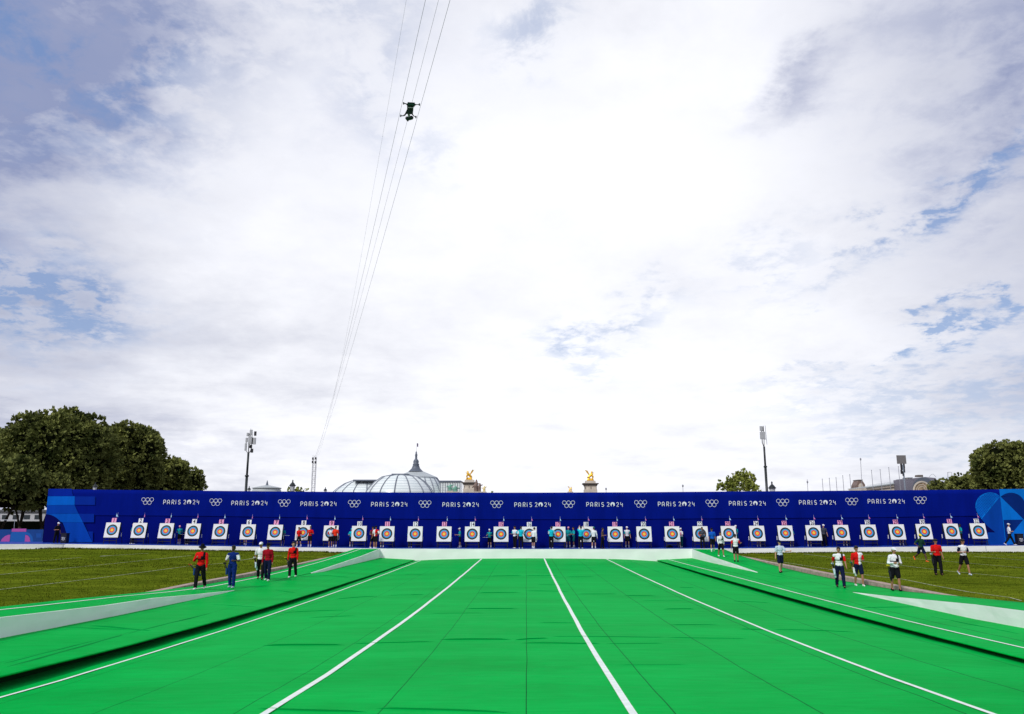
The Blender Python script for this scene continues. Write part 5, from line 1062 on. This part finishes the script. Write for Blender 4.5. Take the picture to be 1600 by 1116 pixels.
# street lanterns rising behind the wall
def lantern(px, py, Y, k, label, glass=True):
    x = wx(px, py, Y); u = k/ppm(Y); zt = wz(py, Y); o = empty('street_lantern', (x, Y, -.4), label, 'street lantern', 'street lanterns behind the wall')
    z = zt+.4; P = [(.05, 0), (.9*u, -1*u), (1.3*u, -2*u), (.7*u, -3*u), (1.6*u, -4.2*u), (3.4*u, -6*u), (4.2*u, -7.6*u), (5.3*u, -8.2*u), (5.2*u, -9*u), (4.3*u, -9.2*u)]
    b = MB(); b.lathe((0, 0, z), P, 12); b.build('cap', m_post, o, True, loc=(0, 0, 0))
    b = MB(); b.lathe((0, 0, z), [(4.2*u, -9.2*u), (2.6*u, -17*u), (2.2*u, -17.3*u)], 6); b.build('glass_body', mat('lantern_glass', (.6, .62, .64), .2, .5), o, loc=(0, 0, 0))
    b = MB(); b.lathe((0, 0, 0), [(.16, 0), (.12, 1), (.07, z-17.2*u), (.2, z-17.2*u)], 10); b.build('post', m_post, o, True, loc=(0, 0, 0))
lantern(457.5, 752, 92, 1, 'street lantern with dark domed cap in front of the yellow green treetop'); lantern(1206, 755, 92, 1.15, 'street lantern cap right beside the antenna pole with the box antenna'); lantern(389.5, 761.5, 150, .55, 'tiny lantern tip right of the antenna cluster pole'); lantern(508.5, 763, 150, .55, 'tiny black lantern tip left of the glass hall'); lantern(149, 755.5, 88, .8, 'lantern top in front of the tall dark trees at left')
# bridge pylons with gilded groups
m_lime = mat('limestone', (.56, .50, .43), .8, .2, .14, .5, .3, 1); m_limed = mat('weathered_cornice', (.17, .15, .14), .85, .2, .2, .4); m_gold = mat('gilding', (.95, .56, .06), .32, .6, .08, .8, 0, 1, .75); m_bronz = mat('verdigris', (.16, .36, .28), .7, .3, .25, .6); m_br = mat('brown_bronze', (.20, .14, .12), .6, .4, .3, .6)
def pylon(cx, w, pc, Y, label):
    u = 1/ppm(Y); x = wx(cx, 766, Y); Zp = lambda py: wz(py, Y); o = empty('pylon', (x, Y, 0), label, 'pylon', 'bridge pylons')
    def sq(prof, nm, m):
        b = MB(); rows = [[(sx*r*u, sy*r*u, Zp(py)) for sx, sy in ((-1, -1), (1, -1), (1, 1), (-1, 1), (-1, -1))] for r, py in prof]; b.grid(rows); n = len(rows)*5; b.add([rows[0][i] for i in range(4)], [(0, 1, 2, 3)]); fixnormals(b.build(nm, m, o, loc=(0, 0, 0)))
    h = w/2
    sq([(h*.62, pc-3.6), (h*.64, pc-.2), (h*.7, pc)], 'plinth', m_lime); sq([(h*.98, pc+.02), (h, pc+.6), (h*.98, pc+1.6), (h*.85, pc+2.4), (h*.8, pc+4)], 'cornice', m_limed); sq([(h*.78, pc+4.02), (h*.72, pc+6), (h*.74, pc+9), (h*.74, pc+9.5), (h*.80, pc+9.7), (h*.8, pc+40)], 'shaft', m_lime)
    for sx in (-.35, 0, .35): b = MB(); b.box(sx*h*u*2-.3*u, sx*h*u*2+.3*u, -h*.82*u, -h*.77*u, Zp(pc+9), Zp(pc+5)); b.build('pilaster', m_limed, o, loc=(0, 0, 0))
    return x, Zp(pc-3.6), u
def gilded(x, Y, z, u, mir, label, horse=True, s=1.0):
    """winged horse led by a standing figure; sizes in photo pixels"""
    o = empty('gilded_statue', (x, Y, z), label, 'statue', 'gilded winged groups'); q = u*s; m_ = mir
    C = lambda a, b_, r0, r1: capsule(np.array([a[0]*m_, a[2] if len(a) > 2 else 0, a[1]])*q, np.array([b_[0]*m_, b_[2] if len(b_) > 2 else 0, b_[1]])*q, r0*q, r1*q, 8)
    pr = [C((-3, 1), (3.4, 1), 1.5, 1.6), C((-2.6, 2.2), (2.6, 2.2), 1.3, 1.3), C((-2, 5), (1.6, 8.4), 1.7, 1.9), C((1.6, 8.4), (2.2, 12.2), 1.4, .8), C((2.2, 12.2), (4.2, 11.2), .8, .5), C((-2, 5), (-3.2, 2.4), 1.0, .6), C((-1.6, 5, 1.2), (-1.4, 2, 1.2), 1.0, .6), C((1.8, 7.4), (4.2, 6.6), .7, .5), C((4.2, 6.6), (4.5, 4.4), .5, .35), C((1.6, 7.4, 1.2), (3.4, 5), .7, .4), C((-3, 5.5), (-4.6, 3.4), .5, .3)]
    pr += [C((3.4, 2.4, -2), (3.0, 6.4, -2), .9, .9), C((3.0, 6.4, -2), (3.1, 8.2, -2), 1.0, .6), C((3.1, 9.2, -2), (3.1, 9.6, -2), .7, .7), C((3.1, 8, -2), (5.4, 10.8, -2), .35, .25)]
    me = fuse(pr, q*.28, 1, 1); me.name = 'body'; me.materials.append(m_gold); g_ = bpy.data.objects.new('body', me); col.objects.link(g_); g_.parent = o
    for k in (0, 1):
        b = MB(); tip = [(-.6, 8.4), (-3.2, 13.5-k*1.5), (-7.0+k*2.2, 14.8+k*1.0), (-5.6+k*1.6, 12.6+k*1.4), (-4.2, 10.6+k), (-1.6, 7.6)]
        P = [(a*m_*q, (.6-1.4*k)*q, c*q) for a, c in tip]; n = len(P); P2 = [(a, y_+.25*q, c) for a, y_, c in P]; b.add(P+P2, [tuple(range(n)), tuple(range(2*n-1, n-1, -1))]+[(i, n+i, n+(i+1) % n, (i+1) % n) for i in range(n)]); fixnormals(b.build('wing', m_gold, o, loc=(0, 0, 0)))
Yp = 430
x, z, u = pylon(733.5, 22.5, 756, Yp, 'stone pylon with dark cornice under the left gilded statue'); gilded(x-.3*u, Yp, z, u, -1, 'gilded winged statue on the left stone pylon, wing reaching right', s=1.06)
x, z, u = pylon(922.5, 24, 757.5, Yp, 'stone pylon with dark cornice under the right gilded statue'); gilded(x, Yp, z, u, 1, 'gilded winged statue on the right stone pylon, wings raised left', s=1.12)
zz1 = wz(770, 560); x3 = wx(891, 766, 560); u3 = 1/ppm(560); b = MB(); b.box(x3-4*u3, x3+4*u3, 557, 563, 0, zz1, 0, .2); tag(b.build('pylon', m_lime), 'hidden far stone pylon carrying the smallest gilded statue', 'pylon', 'bridge pylons'); gilded(x3, 560, zz1, u3, 1, 'smallest gilded statue just peeking over the wall between the pylons', s=.55)
def figure(px, py0, py1, Y, m, label, wdt=1.0, sd=1):
    u = 1/ppm(Y); x = wx(px, 766, Y); z0 = wz(py0, Y); hh = wz(py1, Y)-z0; rg = random.Random(sd); o = empty('statue', (x, Y, z0), label, 'statue', 'bridge and roof sculptures')
    w = hh*.16*wdt; pr = [capsule((0, 0, 0), (0, 0, hh*.45), w*1.2, w*1.1, 8), capsule((0, 0, hh*.45), (w*.3, 0, hh*.78), w*1.2, w*.8, 8), ellip((w*.3, 0, hh*.92), (w*.55,)*3, 8, 6), capsule((0, 0, hh*.7), (w*2.2, 0, hh*rg.uniform(.5, .95)), w*.45, w*.3, 8), capsule((0, 0, hh*.68), (-w*2, 0, hh*rg.uniform(.3, .7)), w*.5, w*.35, 8)]
    me = fuse(pr, hh*.035, 1, 1); me.name = 'body'; me.materials.append(m); g_ = bpy.data.objects.new('body', me); col.objects.link(g_); g_.parent = o
    b = MB(); b.box(-w*2, w*2, -w*2, w*2, -max(z0, 2)*.98, 0); b.build('pedestal', m_lime, o, loc=(0, 0, 0))
figure(703, 769, 759, 560, m_bronz, 'green bronze figure left of the left pylon', 1.5, 2); figure(711, 770, 762, 560, m_bronz, 'lower green bronze group beside the left pylon', 2.2, 3)
figure(743.5, 770, 751.5, 400, m_br, 'tall brown sculpture immediately right of the left pylon', .9, 4); figure(749, 770, 757, 400, m_br, 'shorter brown sculpture second to the right of the left pylon', 1.1, 5); figure(756.5, 770, 761.5, 420, mat('pale_gilt', (.75, .62, .3), .5, .4), 'pale gilt small sculpture right of the brown ones', 1.3, 6)
# flagpoles and far roofs at right
m_fp = mat('flagpole_grey', (.30, .31, .36), .5, .4)
for i, (px, py) in enumerate([(1285, 752), (1296, 751), (1306.5, 750), (1317, 747), (1328, 745.5), (1362, 739), (1375.5, 738), (1389, 735), (1404, 733.5)]):
    Y = 230; b = MB(); x = wx(px, py, Y); zt = wz(py, Y); b.tube([(x, Y, 0), (x, Y, zt)], [.1, .075], 6); b.lathe((x, Y, zt), [(.01, .25), (.12, .15), (.12, .05), (.05, 0)], 6); ordn = ['first', 'second', 'third', 'fourth', 'fifth', 'sixth', 'seventh', 'eighth', 'ninth'][i]
    tag(b.build('flagpole', m_fp), 'thin bare flagpole, %s from the left in the right hand row' % ordn, 'flagpole', 'bare flagpoles at right')
for px, py, lab in ((1345, 722, 'tall thin mast standing on the brown pavilion roof at right'), (1261.5, 752, 'short mast with a small fitting left of the flagpoles'), (947, 766, 'tiny spike above the wall right of the right pylon'), (1067, 761.5, 'lone faint spike above the middle right of the wall')):
    Y = 300; x = wx(px, 766, Y); b = MB(); b.tube([(x, Y, 0), (x+(wx(px, py, Y)-x), Y, wz(py, Y))], .09, 5); b.lathe((wx(px, py, Y), Y, wz(py+(4 if px == 1261.5 else 0), Y)), [(.05, -.5), (.3, -.3), (.3, .3), (.05, .5)], 6); tag(b.build('mast', m_fp), lab, 'mast')
Yb = 330; Zb = lambda py, Y=Yb: wz(py, Y)
def Pz(l, Y): return [(wx(px, py, Y), wz(py, Y)) for px, py in l]
o = empty('pavilion', (wx(1345, 766, Yb), Yb, 0), 'small brown domed roof pavilion at the start of the long roof', 'building')
b = MB(); b.prism(Pz([(1337.5, 775), (1338, 761), (1340.5, 755.5), (1342, 753.2), (1347, 753.2), (1349, 755.5), (1352, 760), (1353, 775)], Yb), Yb, Yb+5); fixnormals(b.build('roof', m_br, o)); b = MB(); b.prism(Pz([(1341, 752.4), (1348, 752.4), (1348, 753.6), (1341, 753.6)], Yb), Yb-.3, Yb+5.3); fixnormals(b.build('cornice', m_limed, o))
b = MB(); b.prism(Pz([(1341.5, 772), (1341.5, 761), (1343, 758.5), (1345, 757.8), (1347, 758.5), (1348.5, 761), (1348.5, 772)], Yb), Yb-.15, Yb+.1); fixnormals(b.build('window', m_lime, o))
o = empty('long_roof', (wx(1390, 766, 300), 300, 0), 'long pale stone building whose roofline rises towards the arched gable', 'building')
b = MB(); b.prism(Pz([(1353, 780), (1353, 764.5), (1385, 760.5), (1410, 757), (1432, 755), (1432, 780)], 300), 300, 316); fixnormals(b.build('wall', m_lime, o))
b = MB(); b.prism(Pz([(1353, 763.6), (1385, 759.6), (1410, 756), (1430, 753.6), (1430, 754.6), (1410, 757), (1385, 760.6), (1353, 764.6)], 300), 299.5, 317); fixnormals(b.build('cornice', m_zl, o))
b = MB()
for px in np.arange(1355, 1412, 1.6): py = np.interp(px, [1353, 1385, 1410], [763.6, 759.6, 756]); p = onY(px, py, 299.6); b.box(p[0]-.06, p[0]+.06, 299.6, 299.7, p[2], p[2]+.55)
for a_, c_ in ((1355, 1385), (1385, 1412)):
    f_ = lambda px: (wx(px, 760, 299.6), 299.65, wz(np.interp(px, [1353, 1385, 1410], [763.6, 759.6, 756]), 299.6)+.58); b.tube([f_(a_), f_(c_)], .05, 4)
b.build('balustrade', m_zl, o)
b = MB(); b.prism(Pz([(1354, 767.6), (1410, 761.5), (1430, 760), (1430, 761), (1410, 762.8), (1354, 769)], 300), 299.7, 300); fixnormals(b.build('string_course', m_limed, o))
for a_, c_, t_ in ((1409, 1414, 752.6), (1419, 1425.5, 750.2)): b = MB(); b.prism(Pz([(a_, 757), (a_, t_), (c_, t_), (c_, 757)], 301), 301, 305); fixnormals(b.build('chimney', m_lime, o)); b = MB(); b.prism(Pz([(a_-.6, t_-.9), (c_+.6, t_-.9), (c_+.6, t_), (a_-.6, t_)], 301), 300.7, 305.3); fixnormals(b.build('chimney_cap', m_zinc, o))
Ya = 270; o = empty('arched_gable', (wx(1440, 766, Ya), Ya, 0), 'grey barrel roofed hall with big arched ornate gable before the right trees', 'building')
def arcpx(cx, cy, r, a0, a1, n=18): return [(cx+r*cos(R(a)), cy-r*sin(R(a))) for a in np.linspace(a0, a1, n)]
ring_o = arcpx(1443, 765, 17, 200, 0); 
b = MB(); b.prism(Pz([(1426, 785)]+arcpx(1443, 766, 17.2, 180, 20)+[(1461, 785)], Ya), Ya, Ya+30); nb_ = len(b.v)//2; b.v = b.v[:nb_]+[(x_*1.13+1.5, y_, 3+(z_-3)*1.0) for x_, y_, z_ in b.v[nb_:]]; fixnormals(b.build('barrel_roof', m_zinc, o))
b = MB(); b.prism(Pz([(1446, 748.6), (1462, 750), (1466, 756), (1468, 785), (1450, 785)], Ya+6), Ya+6, Ya+30); fixnormals(b.build('side_roof', mat('zinc_violet', (.20, .19, .24), .6, .3, .1, .3), o))
b = MB(); P = Pz(arcpx(1440, 768, 13.5, 180, 0)+arcpx(1440, 768, 11.3, 0, 180), Ya); n = len(P)//2; b.grid([[(x_, Ya-.3, z_) for x_, z_ in P[:n]], [(x_, Ya-.3, z_) for x_, z_ in P[n:][::-1]]]); b.grid([[(x_, Ya, z_) for x_, z_ in P[:n]], [(x_, Ya-.3, z_) for x_, z_ in P[:n]]]); b.build('arch_moulding', m_lime, o)
b = MB(); b.prism(Pz(arcpx(1440, 768, 11.2, 180, 0)+[(1451, 780), (1429, 780)], Ya), Ya-.12, Ya-.02); fixnormals(b.build('tympanum', mat('ornate_stone', (.30, .22, .14), .8, .2, .6, 1.2, .6, 2), o))
for r in (8.6, 5.6): b = MB(); P1 = Pz(arcpx(1440, 768, r, 180, 0), Ya); P2 = Pz(arcpx(1440, 768, r-.9, 180, 0), Ya); b.grid([[(x_, Ya-.2, z_) for x_, z_ in P1], [(x_, Ya-.2, z_) for x_, z_ in P2]]); b.build('arch_band', m_lime, o)
b = MB(); b.prism(Pz([(1434, 748.5), (1434.5, 745.4), (1442, 745.4), (1442.5, 748.5)], Ya), Ya-.2, Ya+2); fixnormals(b.build('crest', m_limed, o))
b = MB(); p0 = [(wx(a_, c_, Ya+8), Ya+8, wz(c_, Ya+8)) for a_, c_ in ((1452, 748.5), (1456, 744.5), (1459, 744.5), (1463, 749))]; b.tube(p0, .05, 4); b.build('roof_rail', m_zinc, o)
p0 = [(wx(a_, c_, 200), 200, wz(c_, 200)) for a_, c_ in ((1481.3, 770), (1481.3, 741.5))]; b = MB(); b.tube(p0, .07, 5); b.tube([p0[1], (p0[1][0]+.9, 200, p0[1][2]), (p0[1][0]+.9, 200, p0[1][2]-.8)], .05, 4); tag(b.build('mast', m_fp), 'thin bracket mast poking out between the right hand trees', 'mast')
